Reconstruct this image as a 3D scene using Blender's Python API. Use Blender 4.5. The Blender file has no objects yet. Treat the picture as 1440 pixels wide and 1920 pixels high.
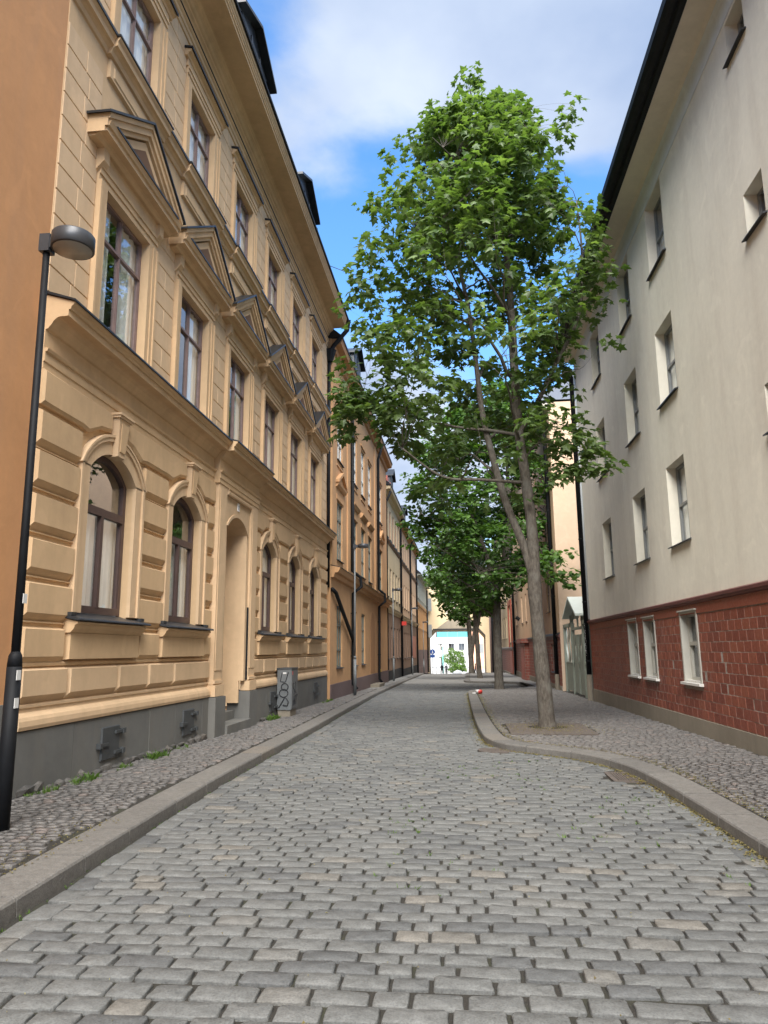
import bpy, bmesh, math, random
import numpy as np
from mathutils import Vector, Matrix, noise as mnoise
random.seed(7); rng = np.random.default_rng(7)
R = math.radians
scene = bpy.context.scene
COL = scene.collection

# ------------------------------------------------------------------ camera, sky, sun, exposure
FPX, VPX, VPY, ZX = 1370.0, 872.0, 1219.0, 655.0       # focal length, street vanishing point, zenith x (photo pixels)
EYE = 1.6
def cam_axes():
    s = Vector((VPX-720, VPY-960, FPX)).normalized()
    yv = 960-(FPX*FPX+(VPX-720)*(ZX-720))/(VPY-960)
    u = Vector((ZX-720, yv-960, FPX)).normalized()
    r = s.cross(u).normalized()
    return r, s, u
AX = cam_axes()
cam = bpy.data.objects.new('camera', bpy.data.cameras.new('camera'))
COL.objects.link(cam); scene.camera = cam
r_, s_, u_ = AX
cam.matrix_world = Matrix(((r_[0], -r_[1], -r_[2], 0), (s_[0], -s_[1], -s_[2], 0), (u_[0], -u_[1], -u_[2], EYE), (0, 0, 0, 1)))
cam.data.sensor_fit = 'VERTICAL'; cam.data.sensor_height = 36; cam.data.lens = 36*FPX/1920
cam.data.clip_start = 0.05; cam.data.clip_end = 3000

SUN_EL, SUN_AZ = R(50), R(181)      # azimuth clockwise from +Y; sun behind the camera, veiled by cloud
world = bpy.data.worlds.new('World'); scene.world = world; world.use_nodes = True
wn, wl = world.node_tree.nodes, world.node_tree.links
wn.clear()
def wnode(t, **k):
    n = wn.new(t)
    for a, b in k.items(): setattr(n, a, b)
    return n
def wmath(op, a, b=None, c=None, clamp=False):
    n = wnode('ShaderNodeMath', operation=op, use_clamp=clamp)
    for i, v in enumerate((a, b, c)):
        if v is None: continue
        if isinstance(v, (int, float)): n.inputs[i].default_value = v
        else: wl.new(v, n.inputs[i])
    return n.outputs[0]
sky = wnode('ShaderNodeTexSky', sky_type='NISHITA', sun_disc=False, sun_elevation=SUN_EL, sun_rotation=SUN_AZ,
            altitude=50, air_density=1.0, dust_density=0.15, ozone_density=3.0)
tc = wnode('ShaderNodeTexCoord')
sx = wnode('ShaderNodeSeparateXYZ'); wl.new(tc.outputs['Generated'], sx.inputs[0])
zc = wmath('ADD', wmath('MAXIMUM', sx.outputs['Z'], 0.0), 0.22)
cv = wnode('ShaderNodeCombineXYZ')
wl.new(wmath('DIVIDE', sx.outputs['X'], zc), cv.inputs[0]); wl.new(wmath('DIVIDE', sx.outputs['Y'], zc), cv.inputs[1])
cv.inputs[2].default_value = CLOUD_SEED = 40.1
n1 = wnode('ShaderNodeTexNoise'); n1.inputs['Scale'].default_value = 1.15; n1.inputs['Detail'].default_value = 9
n1.inputs['Roughness'].default_value = 0.52; n1.inputs['Distortion'].default_value = 0.25
wl.new(cv.outputs[0], n1.inputs['Vector'])
el = wnode('ShaderNodeValToRGB')          # cloud cover by height above the horizon, the same all round
wl.new(sx.outputs['Z'], el.inputs[0])
e = el.color_ramp.elements
e[0].position = 0.0; e[0].color = (.64,)*3+(1,); e[1].position = 0.36; e[1].color = (.60,)*3+(1,)
for p, v in ((0.44, .40), (0.53, .39), (0.585, .64), (1.0, .66)):
    q = e.new(p); q.color = (v,)*3+(1,)
cm = wmath('ADD', wmath('MULTIPLY_ADD', n1.outputs['Fac'], 1.9, -0.45), wmath('SUBTRACT', el.outputs[0], 0.5))
mask = wnode('ShaderNodeMapRange', interpolation_type='SMOOTHSTEP')
mask.inputs[1].default_value = 0.38; mask.inputs[2].default_value = 0.60
wl.new(cm, mask.inputs[0])
n2 = wnode('ShaderNodeTexNoise'); n2.inputs['Scale'].default_value = 2.3; n2.inputs['Detail'].default_value = 6
wl.new(cv.outputs[0], n2.inputs['Vector'])
cr = wnode('ShaderNodeValToRGB'); wl.new(n2.outputs['Fac'], cr.inputs[0])
cr.color_ramp.elements[0].position = .3; cr.color_ramp.elements[0].color = (1.05, 1.38, 2.05, 1)
cr.color_ramp.elements[1].position = .72; cr.color_ramp.elements[1].color = (2.25, 2.5, 2.9, 1)
mx = wnode('ShaderNodeMix', data_type='RGBA')
wl.new(mask.outputs[0], mx.inputs['Factor']); hs = wnode('ShaderNodeHueSaturation'); hs.inputs['Saturation'].default_value = 1.2; wl.new(sky.outputs[0], hs.inputs['Color']); wl.new(hs.outputs[0], mx.inputs['A']); wl.new(cr.outputs[0], mx.inputs['B'])
bg = wnode('ShaderNodeBackground'); bg.inputs['Strength'].default_value = 0.10
wl.new(mx.outputs['Result'], bg.inputs[0])
wo = wnode('ShaderNodeOutputWorld'); wl.new(bg.outputs[0], wo.inputs[0])

sun = bpy.data.objects.new('sun', bpy.data.lights.new('sun', 'SUN')); COL.objects.link(sun)
sun.data.energy = 3.3; sun.data.angle = R(58); sun.data.color = (1.0, .955, .885)
sd = Vector((math.sin(SUN_AZ)*math.cos(SUN_EL), math.cos(SUN_AZ)*math.cos(SUN_EL), math.sin(SUN_EL)))
sun.rotation_euler = sd.to_track_quat('Z', 'Y').to_euler(); sun.location = (0, -20, 40)

vs = scene.view_settings
vs.view_transform = 'Standard'; vs.look = 'None'; vs.gamma = 1.0; vs.use_curve_mapping = False; vs.exposure = 2.0
scene.render.engine = 'CYCLES'

# ------------------------------------------------------------------ photo pixels -> places
def ray(px, py):
    d = Vector((px-720, py-960, FPX))
    return Vector((d.dot(AX[0]), d.dot(AX[1]), d.dot(AX[2])))
def on_y(px, py, Y):
    d = ray(px, py); t = Y/d[1]
    return Vector((d[0]*t, Y, EYE+d[2]*t))
def ground(Y):                                   # height of the carriageway along the street
    return 0.015-.009*Y if Y < 72 else 0.015-.009*72-.035*(Y-72)
KH = 0.11
def pave(Y): return ground(Y)+KH
LK = [(-14, -2.7), (0, -2.75), (4.5, -2.85), (6.6, -3.03), (9.4, -3.19), (12.1, -3.27), (17.4, -3.41), (21.2, -3.54), (32.5, -3.86), (50, -3.98), (72, -4.0), (140, -4.0)]
def left_kerb(Y): return float(np.interp(Y, [p[0] for p in LK], [p[1] for p in LK]))
def right_wall(Y): return 4.42-.0102*(Y-11.5)

# ------------------------------------------------------------------ materials
M = {}
class NT:
    def __init__(s, name):
        s.m = bpy.data.materials.new(name); s.m.use_nodes = True
        s.n = s.m.node_tree.nodes; s.l = s.m.node_tree.links
        s.b = s.n['Principled BSDF']; s.out = s.n['Material Output']
        M[name] = s.m
    def node(s, t, **k):
        n = s.n.new(t)
        for a, b in k.items(): setattr(n, a, b)
        return n
    def pos(s, scale=(1, 1, 1)):
        g = s.node('ShaderNodeNewGeometry'); mp = s.node('ShaderNodeMapping')
        mp.inputs['Scale'].default_value = scale; s.l.new(g.outputs['Position'], mp.inputs[0])
        return mp.outputs[0]
    def noise(s, scale, detail=4, rough=.55, vec=None, dist=0):
        n = s.node('ShaderNodeTexNoise'); n.inputs['Scale'].default_value = scale; n.inputs['Detail'].default_value = detail
        n.inputs['Roughness'].default_value = rough; n.inputs['Distortion'].default_value = dist
        s.l.new(vec if vec is not None else s.pos(), n.inputs['Vector'])
        return n.outputs['Fac']
    def ramp(s, fac, stops):
        r = s.node('ShaderNodeValToRGB'); s.l.new(fac, r.inputs[0]); e = r.color_ramp.elements
        while len(e) < len(stops): e.new(.5)
        for q, (p, c) in zip(e, stops):
            q.position = p; q.color = (c if isinstance(c, tuple) else (c, c, c))+(1,)
        return r.outputs[0]
    def mix(s, f, a, b, mode='MIX'):
        m = s.node('ShaderNodeMix', data_type='RGBA', blend_type=mode)
        for k, v in (('Factor', f), ('A', a), ('B', b)):
            if isinstance(v, (int, float)): m.inputs[k].default_value = v
            elif isinstance(v, tuple): m.inputs[k].default_value = v+(1,)
            else: s.l.new(v, m.inputs[k])
        return m.outputs['Result']
    def math(s, op, a, b=None, clamp=False):
        n = s.node('ShaderNodeMath', operation=op, use_clamp=clamp)
        for i, v in enumerate((a, b)):
            if v is None: continue
            if isinstance(v, (int, float)): n.inputs[i].default_value = v
            else: s.l.new(v, n.inputs[i])
        return n.outputs[0]
    def color(s, c):
        if isinstance(c, tuple): s.b.inputs['Base Color'].default_value = c+(1,)
        else: s.l.new(c, s.b.inputs['Base Color'])
    def rough(s, v):
        if isinstance(v, (int, float)): s.b.inputs['Roughness'].default_value = v
        else: s.l.new(v, s.b.inputs['Roughness'])
    def bump(s, h, strength=.3, dist=.01):
        b = s.node('ShaderNodeBump'); b.inputs['Strength'].default_value = strength; b.inputs['Distance'].default_value = dist
        s.l.new(h, b.inputs['Height']); s.l.new(b.outputs[0], s.b.inputs['Normal'])
    def spec(s, v): s.b.inputs['Specular IOR Level'].default_value = v
def sc(c, k): return tuple(min(1, x*k) for x in c)

def stucco(name, c, var=.14, streak=.3, bump=.25, warm=None):
    t = NT(name); t.rough(.9); t.spec(.25)
    big = t.noise(.55, 5, .6, dist=.6)
    col = t.ramp(big, [(.28, sc(c, 1-var)), (.72, sc(c, 1+var*.6))])
    st = t.noise(1.0, 6, .65, vec=t.pos((2.2, 2.2, .28)))
    col = t.mix(t.math('MULTIPLY', t.ramp(st, [(.46, 0.), (.72, 1.)]), streak), col, warm or sc(c, .62))
    pt = t.noise(1.4, 3, .5, dist=1.2); col = t.mix(t.ramp(pt, [(.60, 0.), (.66, .22)]), col, sc(c, 1.28))
    fine = t.noise(7, 6, .7)
    col = t.mix(.18, col, t.ramp(fine, [(.3, sc(c, .72)), (.7, sc(c, 1.18))]))
    t.color(col)
    t.bump(t.math('ADD', t.noise(140, 3), t.math('MULTIPLY', t.noise(9, 4), 1.6)), bump, .004)
    return t.m
stucco('yellow', (.60, .415, .24), .15, .42, .25)
stucco('yellow_light', (.625, .445, .275), .14, .36, .25)
stucco('door_tan', (.42, .30, .165), .06, .12, .1)
stucco('orange_near', (.56, .29, .135), .15, .42, .3, (.42, .25, .15))
stucco('orange', (.54, .315, .16), .12, .3, .2)
stucco('orange_dark', (.43, .235, .115), .12, .3, .2)
stucco('cream_wall', (.71, .675, .57), .09, .30, .35, (.44, .38, .31))
stucco('frieze_blue', (.58, .63, .66), .05, .2, .15)
stucco('soffit', (.66, .60, .50), .06, .2, .1)
stucco('cream_far', (.56, .45, .29), .08, .2, .2)
stucco('peach', (.58, .40, .26), .10, .25, .2)
stucco('peach_pale', (.50, .37, .265), .10, .3, .25, (.6, .38, .24))
stucco('brown_wall', (.25, .165, .115), .1, .25, .2)
stucco('brown_orange', (.42, .235, .105), .1, .25, .2)
stucco('grey_green', (.30, .31, .27), .1, .25, .2)
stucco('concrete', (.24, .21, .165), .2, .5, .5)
stucco('plinth_grey', (.15, .15, .142), .3, .6, .4, (.20, .185, .16))
stucco('plinth_red', (.16, .115, .11), .15, .35, .25)
stucco('plinth_black', (.035, .035, .036), .2, .3, .2)
stucco('white_wall', (.47, .475, .48), .03, .05, .1)
stucco('pink_wall', (.75, .42, .28), .05, .1, .1)
stucco('roof_grey', (.16, .18, .22), .1, .3, .1)

def paint(name, c, rough=.45, metal=0, var=.1, bump=.08):
    t = NT(name); t.rough(rough); t.b.inputs['Metallic'].default_value = metal
    n = t.noise(5, 5, .6)
    t.color(t.ramp(n, [(.3, sc(c, 1-var)), (.7, sc(c, 1+var))]))
    t.bump(t.noise(60, 3), bump, .003)
    return t.m
paint('black_metal', (.008, .009, .011), .62, 0, .3)
M['black_metal'].node_tree.nodes['Principled BSDF'].inputs['Specular IOR Level'].default_value = .22
paint('roof_metal', (.022, .024, .028), .42, .3, .25)
paint('flashing', (.05, .053, .058), .45, .5, .2)
paint('flashing_green', (.03, .07, .06), .5, .3, .2)
paint('frame_brown', (.085, .052, .046), .5, 0, .15)
paint('frame_mauve', (.20, .135, .12), .5, 0, .15)
paint('frame_white', (.58, .57, .53), .5, 0, .06)
paint('frame_cream', (.38, .37, .325), .5, 0, .06)
paint('frame_green', (.17, .19, .165), .5, 0, .1)
paint('frame_grey', (.20, .21, .21), .5, 0, .1)
paint('frame_red', (.30, .07, .045), .5, 0, .1)
paint('lamp_grey', (.06, .062, .068), .4, .3, .15)
paint('galv', (.15, .16, .165), .55, .3, .15)
paint('gate_green', (.215, .24, .20), .55, 0, .12)
paint('gate_roof', (.47, .52, .48), .5, 0, .06)
paint('hatch', (.055, .06, .063), .6, .1, .2)
paint('lens', (.33, .31, .27), .3)
paint('sign_blue', (.02, .06, .22), .35)
paint('sign_white', (.8, .8, .8), .35)
paint('red', (.55, .04, .03), .4)
paint('yellow_tag', (.75, .55, .03), .4)
paint('white_plastic', (.72, .72, .70), .4)
paint('ink', (.012, .013, .016), .6)
paint('ink_white', (.62, .62, .60), .6)
paint('turquoise', (.10, .42, .46), .3, 0, .05)
paint('green_pole', (.12, .42, .38), .5)
paint('cloth_dark', (.02, .02, .024), .9)
paint('cloth_grey', (.06, .055, .055), .9)
paint('cloth_blue', (.05, .07, .13), .9)
paint('skin', (.5, .3, .22), .6)
paint('hair', (.03, .02, .015), .7)
paint('curtain', (.78, .77, .73), .9, 0, .05)
paint('interior', (.12, .115, .105), .9, 0, .3)
paint('interior_warm', (.10, .085, .06), .9, 0, .3)
paint('interior_light', (.42, .41, .385), .9, 0, .1)
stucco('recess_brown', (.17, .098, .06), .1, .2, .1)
paint('belt_red', (.13, .045, .04), .5, 0, .2)
paint('copper_moss', (.02, .045, .04), .7)
paint('wire', (.01, .01, .01), .6)

def glass(name, ior):      # window glass: clear at right angles, a mirror at grazing ones
    t = NT(name)
    t.n.remove(t.b)
    lw = t.node('ShaderNodeFresnel'); gb = t.node('ShaderNodeNewGeometry'); t.l.new(t.math('ADD', t.math('MULTIPLY', gb.outputs['Backfacing'], 1/ior-ior), ior), lw.inputs['IOR'])
    g = t.node('ShaderNodeBsdfGlossy'); g.inputs['Roughness'].default_value = .012; g.inputs['Color'].default_value = (.95, .97, 1, 1)
    tr = t.node('ShaderNodeBsdfTransparent'); tr.inputs[0].default_value = (.93, .95, .94, 1)
    ms = t.node('ShaderNodeMixShader')
    bp = t.node('ShaderNodeBump'); bp.inputs['Strength'].default_value = .06; bp.inputs['Distance'].default_value = .02
    t.l.new(t.noise(3.2, 2), bp.inputs['Height']); t.l.new(bp.outputs[0], g.inputs['Normal'])
    t.l.new(lw.outputs[0], ms.inputs[0]); t.l.new(tr.outputs[0], ms.inputs[1]); t.l.new(g.outputs[0], ms.inputs[2])
    t.l.new(ms.outputs[0], t.out.inputs[0])
glass('glass', 3.1)
glass('glass_plain', 1.55)

def stone_mat(name, dark, mid, light, warm, bump=.5, big=.5):
    t = NT(name); t.rough(t.ramp(t.noise(30, 3), [(.3, .55), (.7, .8)])); t.spec(.4)
    gi = t.node('ShaderNodeNewGeometry'); oi = t.node('ShaderNodeObjectInfo')
    rnd = t.math('FRACT', t.math('ADD', gi.outputs['Random Per Island'], t.math('MULTIPLY', oi.outputs['Random'], 3.7)))
    base = t.ramp(rnd, [(0, sc(dark, .85)), (.10, dark), (.22, mid), (.90, light), (.97, warm), (1., sc(warm, 1.2))])
    base = t.mix(.42, base, t.ramp(t.noise(big, 5, .6), [(.3, mid), (.7, light)]))
    sp = t.noise(90, 4, .7); sp2 = t.noise(14, 5, .65)
    base = t.mix(1., base, t.ramp(sp, [(.32, .62), (.52, 1.), (.75, 1.22)]), 'MULTIPLY')
    base = t.mix(1., base, t.ramp(sp2, [(.3, .78), (.65, 1.1)]), 'MULTIPLY')
    t.color(base)
    t.bump(t.math('ADD', t.math('MULTIPLY', sp, .5), t.math('MULTIPLY', sp2, 1.2)), bump, .012)
    return t.m
stone_mat('sett', (.09, .094, .098), (.128, .132, .129), (.163, .166, .161), (.185, .168, .142))
stone_mat('sett_pave', (.088, .084, .081), (.13, .123, .117), (.172, .162, .153), (.185, .148, .13))
stone_mat('kerb', (.135, .13, .122), (.16, .152, .14), (.19, .181, .166), (.20, .174, .144), .45, 1.2)
stone_mat('rubble', (.06, .058, .055), (.10, .095, .088), (.14, .13, .12), (.13, .11, .09), .7)

t = NT('joint'); t.rough(.95)
b1 = t.noise(2.2, 4); b2 = t.noise(120, 4, .7)
c = t.ramp(b2, [(.3, (.015, .0135, .011)), (.58, (.03, .0265, .021)), (.84, (.11, .10, .08))])
c = t.mix(t.ramp(b1, [(.52, 0.), (.75, .55)]), c, (.045, .055, .02))
t.color(c); t.bump(b2, .6, .01)
t = NT('ground'); t.rough(.95); t.color(t.ramp(t.noise(.4, 6), [(.3, (.12, .115, .10)), (.7, (.19, .18, .165))]))
t = NT('far_paving'); t.rough(.9); t.color(t.ramp(t.noise(.8, 6), [(.3, (.17, .168, .16)), (.7, (.24, .235, .225))])); t.bump(t.noise(9, 3), .5, .03)
t = NT('bright_paving'); t.rough(.9); t.color(t.ramp(t.noise(.5, 4), [(.3, (.32, .31, .29)), (.7, (.42, .41, .39))]))

t = NT('brick'); t.rough(t.ramp(t.noise(20, 3), [(.3, .35), (.7, .6)])); t.spec(.45)
gi = t.node('ShaderNodeNewGeometry'); oi = t.node('ShaderNodeObjectInfo')
rnd = t.math('FRACT', t.math('ADD', gi.outputs['Random Per Island'], t.math('MULTIPLY', oi.outputs['Random'], 3.7)))
c = t.ramp(rnd, [(0, (.175, .047, .03)), (.35, (.205, .056, .034)), (.75, (.235, .066, .039)), (1, (.26, .08, .045))])
c = t.mix(1., c, t.ramp(t.noise(26, 5, .65), [(.3, .72), (.7, 1.18)]), 'MULTIPLY')
c = t.mix(t.ramp(t.noise(1.3, 4), [(.55, 0.), (.85, .22)]), c, (.24, .17, .15))
t.color(c); t.bump(t.noise(70, 4), .3, .004)
t = NT('mortar'); t.rough(.95); t.color(t.ramp(t.noise(18, 4), [(.3, (.20, .165, .14)), (.7, (.36, .31, .27))])); t.bump(t.noise(90, 3), .5, .004)
t = NT('brick_far'); t.rough(.6)
bk = t.node('ShaderNodeTexBrick'); bk.inputs['Scale'].default_value = 1; bk.inputs['Brick Width'].default_value = .31; bk.inputs['Row Height'].default_value = .175
bk.inputs['Mortar Size'].default_value = .010; bk.inputs['Color1'].default_value = (.19, .05, .036, 1); bk.inputs['Color2'].default_value = (.25, .075, .05, 1); bk.inputs['Mortar'].default_value = (.24, .2, .17, 1)
sp = t.node('ShaderNodeSeparateXYZ'); cb = t.node('ShaderNodeCombineXYZ'); t.l.new(t.pos(), sp.inputs[0])
t.l.new(t.math('ADD', sp.outputs[0], sp.outputs[1]), cb.inputs[0]); t.l.new(sp.outputs[2], cb.inputs[1]); t.l.new(cb.outputs[0], bk.inputs['Vector'])
t.color(bk.outputs['Color'])

t = NT('bark'); t.rough(.9)
v = t.pos((1, 1, .35)); b1 = t.noise(22, 6, .7, vec=v); b2 = t.noise(3.2, 4)
c = t.ramp(b1, [(.3, (.035, .028, .022)), (.5, (.085, .072, .058)), (.72, (.15, .135, .11))])
c = t.mix(t.ramp(b2, [(.48, 0.), (.7, .6)]), c, (.15, .145, .125))
t.color(c); t.bump(b1, .9, .02)

def leaf_mat(name, dark, mid, light):
    t = NT(name); t.rough(.42); t.spec(.4)
    gi = t.node('ShaderNodeNewGeometry')
    c = t.ramp(gi.outputs['Random Per Island'], [(0, dark), (.45, mid), (.9, light), (1, sc(light, 1.25))])
    c = t.mix(.4, c, t.ramp(t.noise(.8, 3), [(.35, dark), (.65, light)]))
    t.color(c)
    tl = t.node('ShaderNodeBsdfTranslucent'); t.l.new(t.mix(1., c, (1.4, 1.55, .6), 'MULTIPLY'), tl.inputs[0])
    m = t.node('ShaderNodeMixShader'); m.inputs[0].default_value = .40
    t.l.new(t.b.outputs[0], m.inputs[1]); t.l.new(tl.outputs[0], m.inputs[2]); t.l.new(m.outputs[0], t.out.inputs[0])
leaf_mat('leaf', (.042, .080, .024), (.079, .134, .039), (.138, .20, .068))
leaf_mat('leaf_far', (.032, .075, .018), (.055, .12, .024), (.09, .17, .035))
leaf_mat('grass', (.05, .10, .02), (.09, .17, .03), (.15, .24, .05))
leaf_mat('litter', (.12, .08, .03), (.22, .17, .07), (.30, .27, .12))
t = NT('rust'); t.rough(.8); b1 = t.noise(12, 5, .65)
t.color(t.ramp(b1, [(.3, (.075, .062, .054)), (.7, (.13, .108, .093))])); t.bump(b1, .4, .006)
# ------------------------------------------------------------------ helpers
ORG = {}
def tag(o, label=None, cat=None, group=None, kind=None):
    if label: o['label'] = label
    if cat: o['category'] = cat
    if group: o['group'] = group
    if kind: o['kind'] = kind
    return o
def thing(name, label, cat, loc, group=None):
    o = bpy.data.objects.new(name, None); COL.objects.link(o)
    o.location = loc; o.empty_display_size = .2; ORG[o] = Vector(loc)
    return tag(o, label, cat, group)
class Fr:                        # facade frame: u along the street, w out from the wall, v up
    def __init__(s, x0, side, k=0., y0=0.): s.x0, s.s, s.k, s.y0 = x0, side, k, y0
    def __call__(s, u, w, v): return (s.x0+s.k*(u-s.y0)+s.s*w, u, v)
    def local(s, u, w, v): return (s.s*w, u, v)
class End:                       # a wall facing back down the street: u along X, w towards the camera
    def __init__(s, y0): s.y0 = y0
    def __call__(s, u, w, v): return (u, s.y0-w, v)
    def local(s, u, w, v): return (u, -w, v)
def link(name, me, mat, parent, loc=(0, 0, 0), smooth=False):
    o = bpy.data.objects.new(name, me); COL.objects.link(o)
    if parent is not None: o.parent = parent
    o.location = loc
    return o
def finish(me, mat, smooth=False, recalc=True):
    if recalc:
        b = bmesh.new(); b.from_mesh(me); bmesh.ops.recalc_face_normals(b, faces=b.faces); b.to_mesh(me); b.free()
    if mat: me.materials.append(M[mat])
    if smooth: me.polygons.foreach_set('use_smooth', [True]*len(me.polygons))
    me.update()
class MB:
    def __init__(s, fr=None, local=False): s.V, s.F = [], []; s.fr = (fr.local if local else fr) if fr else None
    def add(s, vs, fs):
        n = len(s.V)
        s.V += [s.fr(*v) for v in vs] if s.fr else [tuple(v) for v in vs]
        s.F += [tuple(i+n for i in f) for f in fs]
        return s
    def box(s, a0, a1, b0, b1, c0, c1):
        return s.add([(a, b, c) for c in (c0, c1) for b in (b0, b1) for a in (a0, a1)],
                     [(0, 2, 3, 1), (4, 5, 7, 6), (0, 1, 5, 4), (2, 6, 7, 3), (0, 4, 6, 2), (1, 3, 7, 5)])
    def pw(s, poly, w0, w1):     # polygon in (u, v) extruded along w
        n = len(poly)
        return s.add([(u, w0, v) for u, v in poly]+[(u, w1, v) for u, v in poly],
                     [tuple(range(n)), tuple(range(2*n-1, n-1, -1))]+[(i, (i+1) % n, n+(i+1) % n, n+i) for i in range(n)])
    def pu(s, poly, u0, u1):     # polygon in (w, v) extruded along u
        n = len(poly)
        return s.add([(u0, w, v) for w, v in poly]+[(u1, w, v) for w, v in poly],
                     [tuple(range(n)), tuple(range(2*n-1, n-1, -1))]+[(i, (i+1) % n, n+(i+1) % n, n+i) for i in range(n)])
    def block(s, u0, u1, v0, v1, w0, w1, cs=.02, ct=.02, cb=.02):
        return s.add([(u0, w0, v0), (u1, w0, v0), (u1, w0, v1), (u0, w0, v1), (u0+cs, w1, v0+cb), (u1-cs, w1, v0+cb), (u1-cs, w1, v1-ct), (u0+cs, w1, v1-ct)],
                     [(3, 2, 1, 0), (4, 5, 6, 7), (0, 1, 5, 4), (1, 2, 6, 5), (2, 3, 7, 6), (3, 0, 4, 7)])
    def quad(s, a, b, c, d): return s.add([a, b, c, d], [(0, 1, 2, 3)])
    def tube(s, pts, rad, n=8, caps=True):
        pts = [Vector(p) for p in pts]; k = len(pts)
        rad = [rad]*k if isinstance(rad, (int, float)) else rad
        vs, fs = [], []; pn = None
        for i, p in enumerate(pts):
            d = (pts[min(i+1, k-1)]-pts[max(i-1, 0)]).normalized()
            if pn is None: a = d.orthogonal().normalized()
            else: a = (pn-d*pn.dot(d)); a = a.normalized() if a.length > 1e-6 else d.orthogonal().normalized()
            pn = a; b = d.cross(a)
            for j in range(n):
                q = 2*math.pi*j/n; vs.append(tuple(p+(a*math.cos(q)+b*math.sin(q))*rad[i]))
        for i in range(k-1):
            for j in range(n): fs.append((i*n+j, i*n+(j+1) % n, (i+1)*n+(j+1) % n, (i+1)*n+j))
        if caps: fs += [tuple(range(n-1, -1, -1)), tuple(range((k-1)*n, k*n))]
        return s.add(vs, fs)
    def lathe(s, prof, c, n=24, axis='z', caps=True):   # profile of (radius, height)
        vs, fs = [], []; k = len(prof)
        for r, h in prof:
            for j in range(n):
                q = 2*math.pi*j/n; x, y = r*math.cos(q), r*math.sin(q)
                vs.append((c[0]+x, c[1]+y, c[2]+h) if axis == 'z' else (c[0]+h, c[1]+x, c[2]+y) if axis == 'x' else (c[0]+x, c[1]+h, c[2]+y))
        for i in range(k-1):
            for j in range(n): fs.append((i*n+j, i*n+(j+1) % n, (i+1)*n+(j+1) % n, (i+1)*n+j))
        if caps: fs += [tuple(range(n-1, -1, -1)), tuple(range((k-1)*n, k*n))]
        return s.add(vs, fs)
    def build(s, name, mat, parent=None, smooth=False, recalc=True, loc=None):
        org = ORG[parent] if parent is not None else Vector(loc or (0, 0, 0))
        me = bpy.data.meshes.new(name)
        a = np.array(s.V, dtype=float).reshape(-1, 3)-np.array(org)
        me.from_pydata(a.tolist(), [], s.F)
        finish(me, mat, smooth, recalc)
        o = link(name, me, mat, parent, (0, 0, 0) if parent is not None else org)
        ORG[o] = Vector(org)
        return o
CACHE = {}
def piece(name, key, fn, fr, uvw, mat, parent, smooth=False):     # alike pieces share one mesh
    k = (name, key, mat, getattr(fr, 's', 'end'))
    if k not in CACHE:
        mb = MB(fr, local=True); fn(mb)
        me = bpy.data.meshes.new(name); me.from_pydata(mb.V, [], mb.F); finish(me, mat, smooth); CACHE[k] = me
    o = link(name, CACHE[k], mat, parent, Vector(fr(*uvw))-ORG[parent])
    ORG[o] = Vector(fr(*uvw))
    return o
def np_mesh(name, V, F, mat, parent=None, smooth=False, kind=None, loc=(0, 0, 0)):   # V (n,3), F (m,k) arrays
    me = bpy.data.meshes.new(name); V = np.asarray(V, float); F = np.asarray(F, np.int32)
    org = ORG[parent] if parent is not None else Vector(loc)
    V = V-np.array(org)
    k = F.shape[1]
    me.vertices.add(len(V)); me.vertices.foreach_set('co', V.ravel())
    me.loops.add(F.size); me.loops.foreach_set('vertex_index', F.ravel())
    me.polygons.add(len(F)); me.polygons.foreach_set('loop_start', np.arange(0, F.size, k, dtype=np.int32))
    me.update(calc_edges=True)
    me.materials.append(M[mat])
    me.polygons.foreach_set('use_smooth', np.full(len(F), bool(smooth)))
    o = link(name, me, mat, parent, (0, 0, 0) if parent is not None else org)
    ORG[o] = Vector(org)
    if kind: o['kind'] = kind
    return o

# ------------------------------------------------------------------ the ground
YS = [-16, -8, -4, 0]+list(np.arange(2, 72, 2))+[71.5, 72, 72.5, 76, 84, 92, 100, 108, 116, 125, 140]
def strip(name, xl, xr, zf, mat, ys=YS):
    V, F = [], []
    for y in ys:
        a, b = xl(y), xr(y); z = zf(y)
        V += [(a, y, z), (b, y, z)]
    for i in range(len(ys)-1): F.append((2*i, 2*i+1, 2*i+3, 2*i+2))
    return np_mesh(name, V, F, mat)
V, F = [], []                       # one wide sheet under everything, out to the horizon
GY = [-900, -60]+YS+[150, 200, 400, 1500]
for y in GY:
    z = ground(min(y, 125))-.05 if y > -16 else ground(-16)-.05
    V += [(-1200, y, z-.25), (-12, y, z-.25), (12, y, z-.25), (1200, y, z-.25)]
for i in range(len(GY)-1):
    for j in range(3): F.append((4*i+j, 4*i+j+1, 4*i+j+5, 4*i+j+4))
tag(np_mesh('ground', V, F, 'ground'), kind='structure')
road = tag(strip('road', lambda y: -4.6, lambda y: 3.9 if y < 60 else 3.6, lambda y: ground(y)-.019 if y < 46 else ground(y)-.004, 'joint', YS), kind='structure')

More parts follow.
